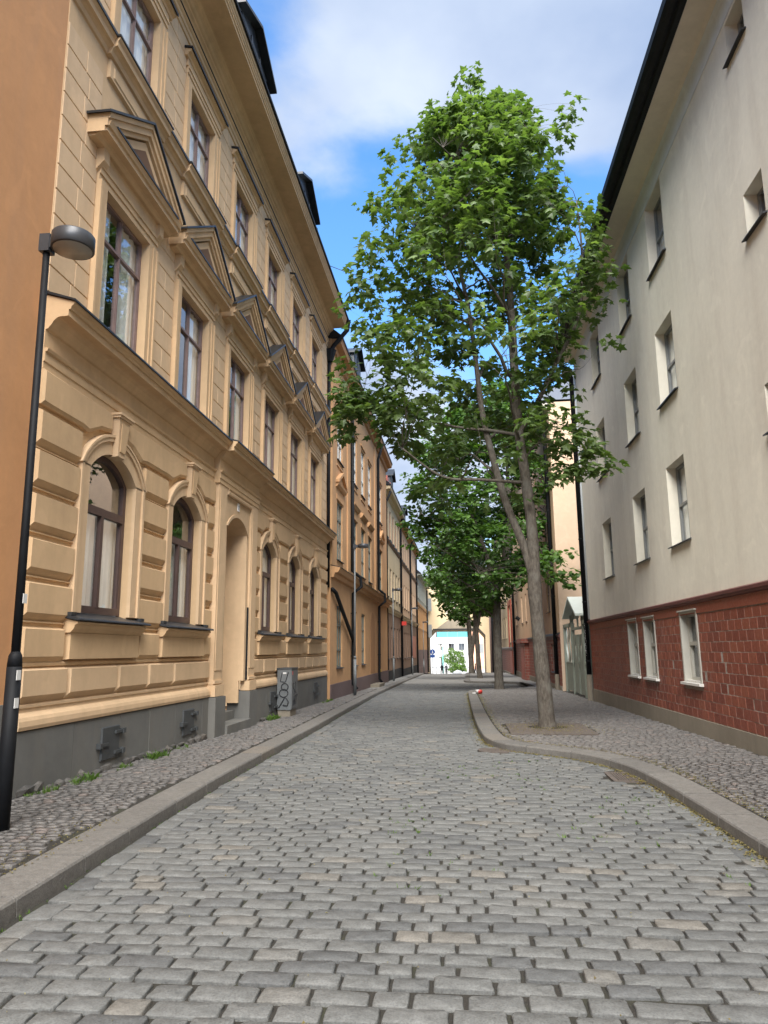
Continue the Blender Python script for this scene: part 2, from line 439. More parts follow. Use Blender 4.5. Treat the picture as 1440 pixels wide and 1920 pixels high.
# right kerb line: an S round the tree island, a driveway gap, a second island
RK1 = [(2.45, -14), (2.42, 0), (2.36, 5), (2.33, 6.5), (2.32, 8.3), (2.29, 9.6), (2.2, 10.7), (1.98, 11.6), (1.62, 12.3), (1.1, 12.86), (.62, 13.4), (.36, 14.3), (.28, 15.6), (.23, 17), (.19, 19), (.15, 22), (.12, 26), (.09, 30), (.09, 33.0), (.2, 34.3), (.6, 35.4), (1.3, 36.2), (2.2, 36.7), (2.9, 37.4), (3.1, 38.6)]
RK2 = [(3.1, 44.6), (2.7, 45.4), (2.0, 45.9), (1.0, 46.4), (.2, 47.2), (-.12, 48.6), (-.1, 51), (-.05, 56), (-.02, 64), (0, 71.9)]
def resample(pts, step):
    P = [Vector((a, b, 0)) for a, b in pts]
    C = []                                        # Catmull-Rom
    for i in range(len(P)-1):
        p0, p1, p2, p3 = P[max(i-1, 0)], P[i], P[i+1], P[min(i+2, len(P)-1)]
        n = max(2, int((p2-p1).length/.02))
        for k in range(n):
            q = k/n
            C.append(.5*((2*p1)+(p2-p0)*q+(2*p0-5*p1+4*p2-p3)*q*q+(3*p1-p0-3*p2+p3)*q**3))
    C.append(P[-1]); out = [C[0]]; acc = 0
    for a, b in zip(C, C[1:]):
        acc += (b-a).length
        if acc >= step: out.append(b); acc = 0
    return out
RL1, RL2 = resample(RK1, .1), resample(RK2, .1)
def right_edge(Y):                                # where the carriageway ends on the right
    if Y < 38.4:
        xs = [p.x for p in RL1 if abs(p.y-Y) < .12]
        if xs: return min(xs)
    if 38.4 <= Y < 44.8: return 3.1
    xs = [p.x for p in RL2 if abs(p.y-Y) < .12]
    return min(xs) if xs else 0.
PY = [-16, -8, 0]+list(np.arange(2, 72, .5))+[72, 76, 84, 92, 100, 108]
def dark_or_far(Y): return pave(Y)-.014
pl = tag(strip('left_pavement', lambda y: -5.4, lambda y: left_kerb(y)-.1, lambda y: pave(y)-(.016 if y < 36 else .003), 'joint', PY), kind='structure')
pr = tag(strip('right_pavement', lambda y: right_edge(y)+.12, lambda y: 9.0 if 25.5 < y < 33.6 else right_wall(y)+.4, lambda y: pave(y)-(.014 if y < 36 else .003), 'joint', PY), kind='structure')
# beyond the geometry the stones are too small to tell apart
tag(strip('far_carriageway', lambda y: -4.3, lambda y: 3.3, lambda y: ground(y)+.002, 'far_paving', [46, 50, 58, 66, 72, 76, 84, 92, 100, 108, 116]), kind='structure')
tag(strip('far_left_pavement', lambda y: -5.2, lambda y: left_kerb(y)-.36, lambda y: pave(y)+.002, 'far_paving', [36, 40, 50, 60, 72, 76, 84, 92, 100, 106]), kind='structure')
tag(strip('far_right_pavement', lambda y: right_edge(y)+.36, lambda y: right_wall(y)+.2, lambda y: pave(y)+.002, 'far_paving', [36.3, 36.9, 37.5, 38.4, 41, 44.8, 45.5, 46, 46.5, 47, 48, 50, 56, 64, 72, 76, 84, 92, 100, 106]), kind='structure')

# stones: a few rounded templates, placed thousands of times
def stone_template(seed, n=12, depth=.07, inset=.075, dome=.003, p=9., rich=False):
    r = np.random.default_rng(seed); out = []
    q = r.uniform(.34, .44, 8); h = r.uniform(.44, .475, 8)       # worn rectangle: two points to a corner, one to a side
    O = [(.5, -q[0]), (.5, 0), (.5, q[1]), (h[0], .5), (0, .5), (-h[1], .5), (-.5, q[2]), (-.5, 0), (-.5, -q[3]), (-h[2], -.5), (0, -.5), (h[3], -.5)]
    O = np.array(O)*r.uniform(.945, 1.0, (12, 2)); x, y = O[:, 0], O[:, 1]
    k = 1-inset
    V = [(a, b, -depth) for a, b in zip(x, y)]+[(a, b, -.009) for a, b in zip(x, y)]
    if rich: V += [(a*(1-inset*.45), b*(1-inset*.45), -.003) for a, b in zip(x, y)]; k = 1-inset*1.35
    V += [(a*k, b*k, r.uniform(-.0015, .0015)) for a, b in zip(x, y)]+[(r.uniform(-.05, .05), r.uniform(-.05, .05), dome)]
    F = []; m = 3 if rich else 2
    for i in range(n):
        j = (i+1) % n
        for q in range(m): F += [(q*n+i, q*n+j, (q+1)*n+j), (q*n+i, (q+1)*n+j, (q+1)*n+i)]
        F += [(m*n+i, m*n+j, (m+1)*n)]
    return np.array(V), np.array(F)
def lay_stones(name, specs, mat, parent, seed, near=300, inset=.055, rich=False):
    """specs: rows of (x, y, z, length, width, rotation); the nearest stones are objects, the rest one mesh"""
    T = [stone_template(seed*50+i, inset=inset, rich=rich) for i in range(14)]
    meshes = []
    for V, F in T:
        me = bpy.data.meshes.new(name); me.from_pydata(V.tolist(), [], F.tolist()); finish(me, mat, True, False); meshes.append(me)
    S = np.array(specs)
    r = np.random.default_rng(seed)
    # what shows largest: in the frame and near
    d = S[:, :3]-np.array([0, 0, EYE]); A = np.array(AX); cx = d@np.array([[a[k] for a in AX] for k in range(3)]).T
    px, py = 720+FPX*cx[:, 0]/cx[:, 2], 960+FPX*cx[:, 1]/cx[:, 2]
    vis = (cx[:, 2] > .5) & (px > -20) & (px < 1460) & (py < 1950)
    score = np.where(vis, np.hypot(d[:, 0], d[:, 1]), 1e6)
    order = np.argsort(score)
    nearset = order[:near]; rest = order[near:]
    o_par = ORG[parent]
    for i in nearset:
        x, y, z, L, W, a = S[i]
        o = link(name, meshes[r.integers(14)], mat, parent, (x-o_par[0], y-o_par[1], z-o_par[2]+r.normal(0, .0035)))
        o.scale = (L, W, 1); o.rotation_euler = (r.normal(0, .02), r.normal(0, .02), a)
    VV, FF, off = [], [], 0
    pick = r.integers(14, size=len(rest))
    for ti, (V, F) in enumerate(T):
        idx = rest[pick == ti]
        if not len(idx): continue
        s = S[idx]; ca, sa = np.cos(s[:, 5]), np.sin(s[:, 5])
        x = V[None, :, 0]*s[:, 3, None]; y = V[None, :, 1]*s[:, 4, None]
        tx, ty = r.normal(0, .02, (len(idx), 1)), r.normal(0, .02, (len(idx), 1))
        z = V[None, :, 2]+tx*x+ty*y+r.normal(0, .0035, (len(idx), 1))
        P = np.stack([x*ca[:, None]-y*sa[:, None]+s[:, 0, None], x*sa[:, None]+y*ca[:, None]+s[:, 1, None], z+s[:, 2, None]], -1)
        VV.append(P.reshape(-1, 3))
        FF.append((F[None]+(np.arange(len(idx))*len(V))[:, None, None]+off).reshape(-1, 3)); off += len(idx)*len(V)
    np_mesh(name+'_field', np.concatenate(VV), np.concatenate(FF), mat, parent, True, 'stuff')

def wob(x, y, k, a): return a*mnoise.noise(Vector((x*k, y*k, 3.3)))
DRAIN = (1.86, 2.26, 10.15, 10.9)
specs = []
prev = []
y = 2.5
while y < 46:
    W = random.uniform(.148, .180); cur = []
    x0, x1 = left_kerb(y)+.27, right_edge(y)-.24
    x = x0-random.uniform(0, .1)
    while x < x1:
        L = random.choice((random.uniform(.18, .24), random.uniform(.22, .29), random.uniform(.25, .33), random.uniform(.26, .36)))
        for tr_ in range(6):                          # break joint with the course before
            if all(abs(x+L-q) > .055 for q in prev): break
            L = random.uniform(.17, .36)
        L = min(L, x1+.05-x)
        if L < .1: break
        cur.append(x+L)
        cx, cy = x+L/2, y+wob(x, y, .45, .04)+random.gauss(0, .003)
        if not (DRAIN[0]-.05 < cx < DRAIN[1]+.3 and DRAIN[2]-.06 < cy < DRAIN[3]+.06) and math.hypot(cx-.53, cy-13.36) > .40:
            specs.append((cx, cy, ground(y), L-random.uniform(.006, .018), W-random.uniform(.009, .022), random.gauss(0, .015)))
        x += L
    y += W; prev = cur
for side in (0, 1):                               # a course laid lengthwise along each kerb
    y = 2.5
    while y < 45:
        L = random.uniform(.22, .36)
        if side == 0:
            x = left_kerb(y+L/2)+.15; a = math.atan2(left_kerb(y+L)-left_kerb(y), L)
            specs.append((x, y+L/2, ground(y), .19, L-.02, -a))
        y += L
for line in (RL1, RL2):
    i = 0
    while i < len(line)-4:
        n = random.randint(2, 3); p, q = line[i], line[min(i+n, len(line)-1)]
        t_ = (q-p); L = t_.length; nrm = Vector((-t_.y, t_.x, 0)).normalized(); c = (p+q)/2+nrm*.12
        if 2.5 < c.y < 45 and not (DRAIN[2]-.15 < c.y < DRAIN[3]+.15 and c.x > 1.6) and L > .05:
            specs.append((c.x, c.y, ground(c.y), .18, L-.02, math.atan2(t_.y, t_.x)-math.pi/2))
        i += n
lay_stones('sett', specs, 'sett', road, 3, inset=.05, rich=True)

def small_setts(ylo, yhi, xl, xr, skip=None):
    out = []; y = ylo
    while y < yhi:
        W = random.uniform(.088, .112); x, x1 = xl(y)-random.uniform(0, .06), xr(y)
        while x < x1:
            L = random.uniform(.095, .155)
            cx, cy = x+L/2, y+wob(x, y, .9, .07)
            if cx < x1-.03 and not (skip and skip(cx, cy)):
                out.append((cx, cy, pave(cy), L-random.uniform(.008, .016), W-random.uniform(.008, .016), random.gauss(0, .04)))
            x += L
        y += W
    return out
lay_stones('sett', small_setts(4.2, 36, lambda y: -4.94, lambda y: left_kerb(y)-.40), 'sett_pave', pl, 5)
PLATE = (.84, 2.5, 14.85, 17.2)
lay_stones('sett', small_setts(4.5, 36, lambda y: right_edge(y)+.42, lambda y: right_wall(y)-.02, lambda x, y: PLATE[0]-.05 < x < PLATE[1]+.05 and PLATE[2]-.05 < y < PLATE[3]+.05), 'sett_pave', pr, 6)

# granite kerb stones, each a block following its stretch of the line
def kerb_run(line, side, parent, seglen, group):
    i = 0
    while i < len(line)-2:
        n = max(2, int(random.uniform(*seglen)/.1)); seg = line[i:i+n+1]
        if len(seg) < 2: break
        if len(seg) > 5: seg = seg[::2] if len(seg) % 2 else seg[::2]+[seg[-1]]
        mb = MB(); ring = []
        dz = random.gauss(0, .003)
        for k, p in enumerate(seg):
            d = (seg[min(k+1, len(seg)-1)]-seg[max(k-1, 0)]).normalized(); nr = Vector((d.y, -d.x, 0))*side
            q = p+d*(.009 if k == 0 else -.009 if k == len(seg)-1 else 0)
            g = ground(p.y); tz = g+KH+dz
            # profile: front foot, front top (rounded), back
            for off, z in ((-.012, g-.12), (-.004, tz-.022), (.006, tz-.006), (.024, tz+.001), (.34, tz+.003), (.345, g-.05)):
                ring.append(tuple(q+nr*off)[:2]+(z,))
        m = 6; fs = []
        for k in range(len(seg)-1):
            for j in range(m): fs.append((k*m+j, k*m+(j+1) % m, (k+1)*m+(j+1) % m, (k+1)*m+j))
        fs += [tuple(range(m)), tuple(range(len(seg)*m-1, (len(seg)-1)*m-1, -1))]
        mb.add(ring, fs); mb.build('kerb_stone', 'kerb', parent)
        i += n
lkl = resample([(x, y) for y, x in [(-4, left_kerb(-4))]+[(yy, left_kerb(yy)) for yy in np.arange(-2, 72.1, 2)]], .1)
kl = thing('kerb', 'straight granite kerb along the left pavement', 'kerb', (left_kerb(0), 0, ground(0)))
kerb_run(lkl, -1, kl, (.9, 1.5), None)
k1 = thing('kerb', 'curved granite kerb bulging round the nearest tree on the right', 'kerb', (2.4, 5, ground(5)))
kerb_run([p for p in RL1 if p.y > -4], 1, k1, (.9, 1.4), None)
k2 = thing('kerb', 'granite kerb of the second tree island far down the street', 'kerb', (3.1, 44.6, ground(44.6)))
kerb_run(RL2, 1, k2, (.9, 1.4), None)
# ------------------------------------------------------------------ facade parts
def wall_panel(mb, u0, u1, v0, v1, openings, w=0., depth=.2):
    """a wall sheet with rectangular openings (u0,u1,v0,v1) and their reveals"""
    us = sorted({u0, u1, *[o[0] for o in openings], *[o[1] for o in openings]}); vs_ = sorted({v0, v1, *[o[2] for o in openings], *[o[3] for o in openings]})
    us = [u for u in us if u0 <= u <= u1]; vs_ = [v for v in vs_ if v0 <= v <= v1]
    for a, b in zip(us, us[1:]):
        for c, d in zip(vs_, vs_[1:]):
            mu, mv = (a+b)/2, (c+d)/2
            if any(o[0] < mu < o[1] and o[2] < mv < o[3] for o in openings): continue
            mb.quad((a, w, c), (b, w, c), (b, w, d), (a, w, d))
    for a, b, c, d in openings:
        e = w-depth
        mb.quad((a, w, c), (a, e, c), (a, e, d), (a, w, d)); mb.quad((b, w, c), (b, w, d), (b, e, d), (b, e, c))
        mb.quad((a, w, d), (a, e, d), (b, e, d), (b, w, d)); mb.quad((a, w, c), (b, w, c), (b, e, c), (a, e, c))
def arc(c, a, vs_, vt, n=12):                     # segmental arch from spring to crown
    h = vt-vs_; r = (a*a+h*h)/(2*h); vc = vt-r; q = math.asin(min(1, a/r))
    return [(c+r*math.sin(-q+2*q*i/n), vc+r*math.cos(-q+2*q*i/n)) for i in range(n+1)]
def curtain_mesh(mb, w, h, folds, amp):
    n = folds*6
    vs_ = [(w*i/n, amp*math.sin(i/n*folds*2*math.pi)+amp*.4*math.sin(i*1.7), z) for z in (0, h) for i in range(n+1)]
    mb.add(vs_, [(i, i+1, n+2+i, n+1+i) for i in range(n)])
def window(fr, parent, u0, u1, v0, v1, w, fm='frame_brown', cols=2, rows=(.70,), fw=.055, arch=None, curt='sides', depth=.06, room='interior', name='window', label=None, panes=True, bar=.045, glass='glass'):
    """frame mesh with panes, curtains and the room behind as its pieces; rows = heights of the transoms as fractions"""
    mb = MB(fr); c = (u0+u1)/2
    top = v1
    mb.box(u0, u0+fw, w-depth, w, v0, v1 if not arch else arch); mb.box(u1-fw, u1, w-depth, w, v0, v1 if not arch else arch)
    mb.box(u0+fw, u1-fw, w-depth, w, v0, v0+fw*1.15)
    if arch:
        o = arc(c, (u1-u0)/2, arch, v1); i = arc(c, (u1-u0)/2-fw, arch-.005, v1-fw)
        for k in range(len(o)-1): mb.pw([o[k], o[k+1], i[k+1], i[k]], w-depth, w-.001)
    else: mb.box(u0+fw, u1-fw, w-depth, w, v1-fw, v1)
    ys = [v0+fw]+[v0+(v1-v0)*r for r in rows]+[v1-fw]
    for y in ys[1:-1]: mb.box(u0+fw, u1-fw, w-depth*.8, w+.012, y-bar*.75, y+bar*.75)
    xs = [u0+fw+(u1-u0-2*fw)*k/cols for k in range(cols+1)]
    for k, (a, b) in enumerate(zip(ys, ys[1:])):
        if arch and k == len(ys)-2: continue
        for x in xs[1:-1]: mb.box(x-bar/2, x+bar/2, w-depth*.8, w+.008, a+bar*.75 if k else a, b-bar*.75)
        for a_, b_ in zip(xs, xs[1:]):            # the sash of each light
            s_ = .028
            for q in ((a_, a_+s_), (b_-s_, b_)): mb.box(q[0]+.001, q[1]-.001, w-depth*.9, w-.008, a+.01, b-.01)
    win = mb.build(name, fm, parent)
    if label: win['label'] = label
    if panes:
        for k, (a, b) in enumerate(zip(ys, ys[1:])):
            if arch and k == len(ys)-2:
                pts = arc(c, (u1-u0)/2-fw*.5, arch, v1-fw*.5); pts = [(u1-fw*.5, a), ]+pts[::-1]+[(u0+fw*.5, a)]
                p = MB(fr); p.add([(u, w-depth*.55, v) for u, v in pts], [tuple(range(len(pts)))]); p.build('pane', glass, win, recalc=False); continue
            for x0, x1 in zip(xs, xs[1:]):
                W, H = round(x1-x0, 3), round(b-a, 3)
                piece('pane', (W, H), lambda m: m.quad((0, 0, 0), (W, 0, 0), (W, 0, H), (0, 0, H)), fr, (x0, w-depth*.55, a), glass, win)
    H = round(v1-v0, 3); W = round(u1-u0, 3)
    def roomf(m):
        D = .55; e = .0
        m.quad((-.0, -D, -.02), (W, -D, -.02), (W, -D, H+.02), (0, -D, H+.02)); m.quad((0, 0, 0), (0, -D, 0), (0, -D, H), (0, 0, H)); m.quad((W, 0, 0), (W, -D, 0), (W, -D, H), (W, 0, H))
        m.quad((0, 0, H), (0, -D, H), (W, -D, H), (W, 0, H)); m.quad((0, 0, 0), (0, -D, 0), (W, -D, 0), (W, 0, 0))
    piece('room', (W, H), roomf, fr, (u0, w-depth-.002, v0), room, win)
    if curt == 'sides':
        cw = round(W*.37, 3)
        for x in (u0+.02, u1-.02-cw): piece('curtain', (cw, H), lambda m: curtain_mesh(m, cw, H-.04, 3, .018), fr, (x, w-depth-.035, v0+.02), 'curtain', win)
    elif curt == 'full':
        cw = round(W-.04, 3); piece('curtain', (cw, H), lambda m: curtain_mesh(m, cw, H-.04, 8, .016), fr, (u0+.02, w-depth-.035, v0+.02), 'curtain', win)
    elif curt == 'low':
        cw = round(W-.04, 3); hh = round(H*.66, 3); piece('curtain', (cw, hh), lambda m: curtain_mesh(m, cw, hh-.03, 8, .012), fr, (u0+.02, w-depth-.05, v0+.02), 'curtain', win)
    return win
def downpipe(parent, pts, rad=.055, mat='black_metal', brackets=(), wall=None, fr=None):
    mb = MB(); mb.tube(pts, rad, 10)
    o = mb.build('downpipe', mat, parent, True)
    for z in brackets:
        b = MB(); x, y = pts[-1][0], pts[-1][1]
        for k in range(len(pts)-1):
            lo, hi = sorted((pts[k][2], pts[k+1][2]))
            if lo <= z <= hi: q = (z-pts[k][2])/(pts[k+1][2]-pts[k][2]+1e-9); x = pts[k][0]+q*(pts[k+1][0]-pts[k][0]); y = pts[k][1]+q*(pts[k+1][1]-pts[k][1])
        b.lathe([(rad+.008, -.02), (rad+.012, 0), (rad+.008, .02)], (x, y, z), 10); b.box(min(x, wall), max(x, wall), y-.012, y+.012, z-.012, z+.012)
        b.build('bracket', mat, o)
    return o

# ------------------------------------------------------------------ the yellow palace-like house, left
FY = Fr(-5.0, 1)
Y0, Y1 = 7.84, 26.35
CEN = [9.78+2.86*i for i in range(6)]
yb = thing('apartment_house', 'ochre yellow stucco house with rusticated ground floor and triangular window pediments', 'house', (-5, 17, pave(17)))
GA, GS, GT = .70, 4.08, 4.40                      # ground floor window half width, spring, crown
DL, DR, DC = 14.73, 16.17, 15.45
gops = [(c-GA, c+GA, 2.10, GT) for i, c in enumerate(CEN) if i != 2]
f1 = [(c-.725, c+.725, 6.04, 8.2) for c in CEN]; f2 = [(c-.68, c+.68, 10.64, 12.42) for c in CEN]
mb = MB(FY)
wall_panel(mb, Y0, 14.05, .5, 5.9, [o for o in gops if o[1] < 14], 0, .17)
wall_panel(mb, 16.85, Y1, .5, 5.9, [o for o in gops if o[0] > 16], 0, .17)
wall_panel(mb, Y0, Y1, 5.9, 10.0, f1, 0, .16); wall_panel(mb, Y0, Y1, 10.0, 14.1, f2, 0, .15)
mb.quad((Y1, 0, -.3), (Y1, -6, -.3), (Y1, -6, 14.2), (Y1, 0, 14.2)); mb.quad((Y0, 0, -.3), (Y0, -6, -.3), (Y0, -6, 14.2), (Y0, 0, 14.2))
mb.build('wall', 'yellow', yb, recalc=False)
# arch spandrels over the ground floor windows
for i, c in enumerate(CEN):
    if i == 2: continue
    A = arc(c, GA, GS, GT, 14); m = MB(FY)
    m.pw(A[:8]+[(c-GA, GT+.002)], -.17, 0); m.pw(A[7:]+[(c+GA, GT+.002)], -.17, 0)
    m.build('spandrel', 'yellow', yb)
# plinth slabs with a ragged foot
u = Y0
for n_ in range(20):
    if u >= Y1-.05: break
    L = min(random.uniform(1.0, 1.45), Y1-u)
    if 13.9 < u < 16.7: u = 16.85; continue
    if u < 14.05 < u+L: L = 14.05-u
    if Y1-u-L < .4: L = Y1-u
    m = MB(FY); m.block(u+.003, u+L-.003, pave(u)-.06+random.uniform(0, .05), .757, 0, .075+random.uniform(-.003, .003), .004, .012, .004)
    m.build('plinth_slab', 'plinth_grey', yb); u += L
for a, b in ((Y0, 14.05), (16.85, Y1)):
    m = MB(FY); m.pu([(0, .75), (.095, .76), (.105, .80), (.10, .86), (.085, .90), (.06, .93), (.03, .95), (.03, .99), (.045, 1.0), (.045, 1.03), (0, 1.05)], a, b)
    m.build('base_moulding', 'yellow_light', yb)
    m = MB(FY); m.pu([(0, 1.455), (.03, 1.46), (.035, 1.49), (.02, 1.51), (0, 1.515)], a, b); m.build('string_moulding', 'yellow', yb)
# rusticated blocks
COURSES = [(1.56, 1.88), (2.06, 2.40), (2.58, 2.91), (3.10, 3.44), (3.62, 3.97), (4.11, 4.46)]
gc = [c for i, c in enumerate(CEN) if i != 2]
piers = [(Y0, gc[0]), (gc[0], gc[1]), (gc[1], None), (None, gc[2]), (gc[2], gc[3]), (gc[3], gc[4]), (gc[4], Y1)]
SO = .965
for a, b in piers:
    p0 = a if a == Y0 else 16.87 if a is None else a+SO; p1 = b if b == Y1 else 14.03 if b is None else b-SO
    for k, (z0, z1) in enumerate(COURSES):
        q0, q1 = p0, p1
        if k == 0: q0, q1 = (p0 if a in (Y0, None) else a+1.06), (p1 if b in (Y1, None) else b-1.06)
        W, H = round(q1-q0, 3), round(z1-z0+.11, 3)
        piece('rusticated_block', (W, H), lambda m: m.block(0, W, 0, H, 0, .075, .022 if W > .2 else .012, .03, .085), FY, (q0, 0, z0-.075), 'yellow', yb)
        if k: # thin moulded line in each groove
            m = MB(FY); m.pu([(0, z0-.105), (.03, z0-.10), (.03, z0-.085), (0, z0-.08)], q0, q1); m.build('groove_moulding', 'yellow', yb)
for a, b in ((Y0, 14.03), (16.87, Y1)):
    u = a
    while u < b-.05:
        L = random.choice((1.02, 1.18, 1.34)); L = L if b-u-L > .6 else b-u
        W = round(L-.03, 3)
        piece('rusticated_block', ('low', W), lambda m: m.block(0, W, 0, .40, 0, .08, .035, .03, .085), FY, (u+.015, 0, 1.045), 'yellow_light', yb); u += L
# top course runs from keystone to keystone and dips between the arches
def top_block(u0, u1, lft, rgt):
    pts = [(u0, 4.985)]
    if lft: pts += [(u0, 4.70), (u0+.30, 4.66), (u0+.62, 4.52), (u0+.80, 4.545)]
    else: pts += [(u0, 4.545)]
    if rgt: pts += [(u1-.80, 4.545), (u1-.62, 4.52), (u1-.30, 4.66), (u1, 4.70)]
    else: pts += [(u1, 4.545)]
    pts.append((u1, 4.985))
    m = MB(FY); m.pw(pts, 0, .05)
    cu, cv = sum(p[0] for p in pts)/len(pts), sum(p[1] for p in pts)/len(pts)
    ins = [(p[0]+.025*(1 if p[0] < cu else -1), p[1]+(.045 if p[1] < 4.8 else -.025)) for p in pts]
    n = len(pts); m.add([(p[0], .05, p[1]) for p in pts]+[(p[0], .08, p[1]) for p in ins], [(i, (i+1) % n, n+(i+1) % n, n+i) for i in range(n)]+[tuple(range(n, 2*n))])
    m.build('rusticated_block', 'yellow', yb)
top_block(Y0, gc[0]-.19, 0, 1); top_block(gc[0]+.19, gc[1]-.19, 1, 1); top_block(gc[1]+.19, 14.03, 1, 0)
top_block(16.87, gc[2]-.19, 0, 1); top_block(gc[2]+.19, gc[3]-.19, 1, 1); top_block(gc[3]+.19, gc[4]-.19, 1, 1); top_block(gc[4]+.19, Y1, 1, 0)
GLAB = {0: None}
for i, c in enumerate(gc):
    # surround: jambs and archivolt
    m = MB(FY)
    for s in (-1, 1):
        a, b = sorted((c+s*GA, c+s*(GA+.20))); m.box(a, b, 0, .055, 2.12, GS+.02)
        a, b = sorted((c+s*(GA+.20), c+s*(GA+.262))); m.box(a, b, 0, .085, 2.12, GS+.02)
    for r0, r1, w in ((0, .20, .055), (.20, .262, .085), (.262, .30, .10)):
        A, B = arc(c, GA+r0, GS, GT+r0*.95, 14), arc(c, GA+r1, GS, GT+r1*.95, 14)
        for k in range(14): m.pw([A[k], A[k+1], B[k+1], B[k]], 0, w)
    m.build('window_surround', 'yellow_light', yb)
    m = MB(FY)
    m.add([(c-.115, 0, 4.36), (c+.115, 0, 4.36), (c+.18, 0, 4.93), (c-.18, 0, 4.93), (c-.105, .13, 4.38), (c+.105, .13, 4.38), (c+.165, .16, 4.93), (c-.165, .16, 4.93)],
          [(3, 2, 1, 0), (4, 5, 6, 7), (0, 1, 5, 4), (1, 2, 6, 5), (2, 3, 7, 6), (3, 0, 4, 7)])
    m.box(c-.20, c+.20, 0, .185, 4.932, 4.965); m.box(c-.215, c+.215, 0, .205, 4.966, 5.0)
    ks = m.build('keystone', 'yellow_light', yb)
    m = MB(FY); m.add([(c-.07, .136, 4.45), (c+.07, .136, 4.45), (c+.11, .166, 4.86), (c-.11, .166, 4.86), (c-.07, .15, 4.45), (c+.07, .15, 4.45), (c+.11, .178, 4.86), (c-.11, .178, 4.86)],
          [(3, 2, 1, 0), (4, 5, 6, 7), (0, 1, 5, 4), (1, 2, 6, 5), (2, 3, 7, 6), (3, 0, 4, 7)]); m.build('panel', 'yellow', ks)
    window(FY, yb, c-GA+.004, c+GA-.004, 2.14, GT-.004, -.10, 'frame_brown', 2, (.635,), .085, GS, 'low' if i in (0, 1) else 'full', .07, 'interior_warm', bar=.075)
    m = MB(FY); m.pu([(-.10, 2.13), (.0, 2.10), (.235, 2.035), (.245, 2.02), (.235, 2.005), (.0, 2.05), (-.10, 2.08)], c-1.06, c+1.06)
    for s in (-1, 1): m.box(c+s*1.0-.06, c+s*1.0+.06, .03, .13, 2.07, 2.115)
    m.build('sill', 'flashing', yb)
    m = MB(FY); m.pu([(0, 2.045), (.20, 1.995), (.20, 1.97), (.165, 1.955), (.15, 1.91), (.115, 1.87), (.10, 1.86), (0, 1.86)], c-1.02, c+1.02); m.build('sill_moulding', 'yellow', yb)
    m = MB(FY); m.block(c-1.0, c+1.0, 1.525, 1.86, 0, .095, .02, .004, .01); m.build('apron', 'yellow', yb)
# portal
m = MB(FY)
PW = .14
for a, b in ((14.05, 14.55), (16.35, 16.85)):
    m.box(a, b, -.02, PW, .98, 5.06); m.box(a+.06, b-.06, PW, PW+.012, 1.25, 4.9)
    m.box(a-.02, b+.02, -.02, PW+.05, .76, .975)
    m.box(a-.005, b+.005, 0, PW+.03, 1.0, 1.06)
m.box(14.55, DL, -.02, PW-.05, .98, 5.06); m.box(DR, 16.35, -.02, PW-.05, .98, 5.06)
DS, DT = 4.22, 4.50
A = arc(DC, (DR-DL)/2, DS, DT, 14)
m.pw(A[:8]+[(DC, 5.06), (DL, 5.06)], -.55, PW-.05); m.pw(A[7:]+[(DR, 5.06), (DC, 5.06)], -.55, PW-.05)
m.box(DL-.06, DL, -.6, -.021, .5, 5.0); m.box(DR, DR+.06, -.6, -.021, .5, 5.0)
m.build('portal', 'yellow_light', yb)
m = MB(FY)
A, B = arc(DC, (DR-DL)/2, DS, DT, 14), arc(DC, (DR-DL)/2+.07, DS, DT+.07, 14)
for k in range(14): m.pw([A[k], A[k+1], B[k+1], B[k]], PW-.05, PW-.02)
m.build('archivolt', 'yellow_light', yb)
m = MB(FY); m.pu([(PW-.03, 4.86), (PW+.02, 4.87), (PW+.03, 4.91), (PW+.01, 4.95), (PW+.04, 4.98), (PW-.03, 5.0)], 14.6, 16.3); m.build('portal_moulding', 'yellow_light', yb)
m = MB(FY); m.box(DL, DR, -.62, -.5, .55, DT); dr = m.build('door', 'door_tan', yb)
for a, b, c_, d in ((DL+.1, DC-.03, 1.0, 3.55), (DC+.03, DR-.1, 1.0, 3.55), (DL+.1, DR-.1, 3.68, 4.1)):
    m = MB(FY); m.block(a, b, c_, d, -.5, -.475, .03, .03, .03); m.build('door_panel', 'door_tan', dr)
m = MB(FY); m.box(DC+.05, DC+.09, -.475, -.42, 1.95, 2.1); m.build('handle', 'black_metal', dr)
for x, zt in ((14.565, 2.72), (16.34, 2.6)):
    m = MB(FY); m.box(x-.035, x+.035, PW-.05, PW-.015, 1.0, zt); m.build('corner_guard', 'black_metal', yb)
m = MB(FY); m.box(DC-.06, DC+.06, PW-.05, PW-.03, 4.66, 4.83); hn = m.build('house_number', 'sign_white', yb)
m = MB(FY); m.box(DC-.03, DC+.03, PW-.03, PW-.027, 4.69, 4.79); m.build('number_mark', 'frame_grey', hn)
for a, b in ((14.0, 14.62), (16.28, 16.9)):
    m = MB(FY); m.block(a, b, pave(15)-.1, .755, -.3, PW+.075, .006, .01, .004); m.build('plinth_block', 'plinth_grey', yb)
for a, b, c_ in ((-.62, PW+.12, pave(15)+.17), (-.62, -.12, pave(15)+.35), (-.62, -.36, pave(15)+.53)):
    m = MB(FY); m.box(14.625, 16.275, a, b, pave(15)-.1, c_); m.build('step', 'plinth_grey', yb)
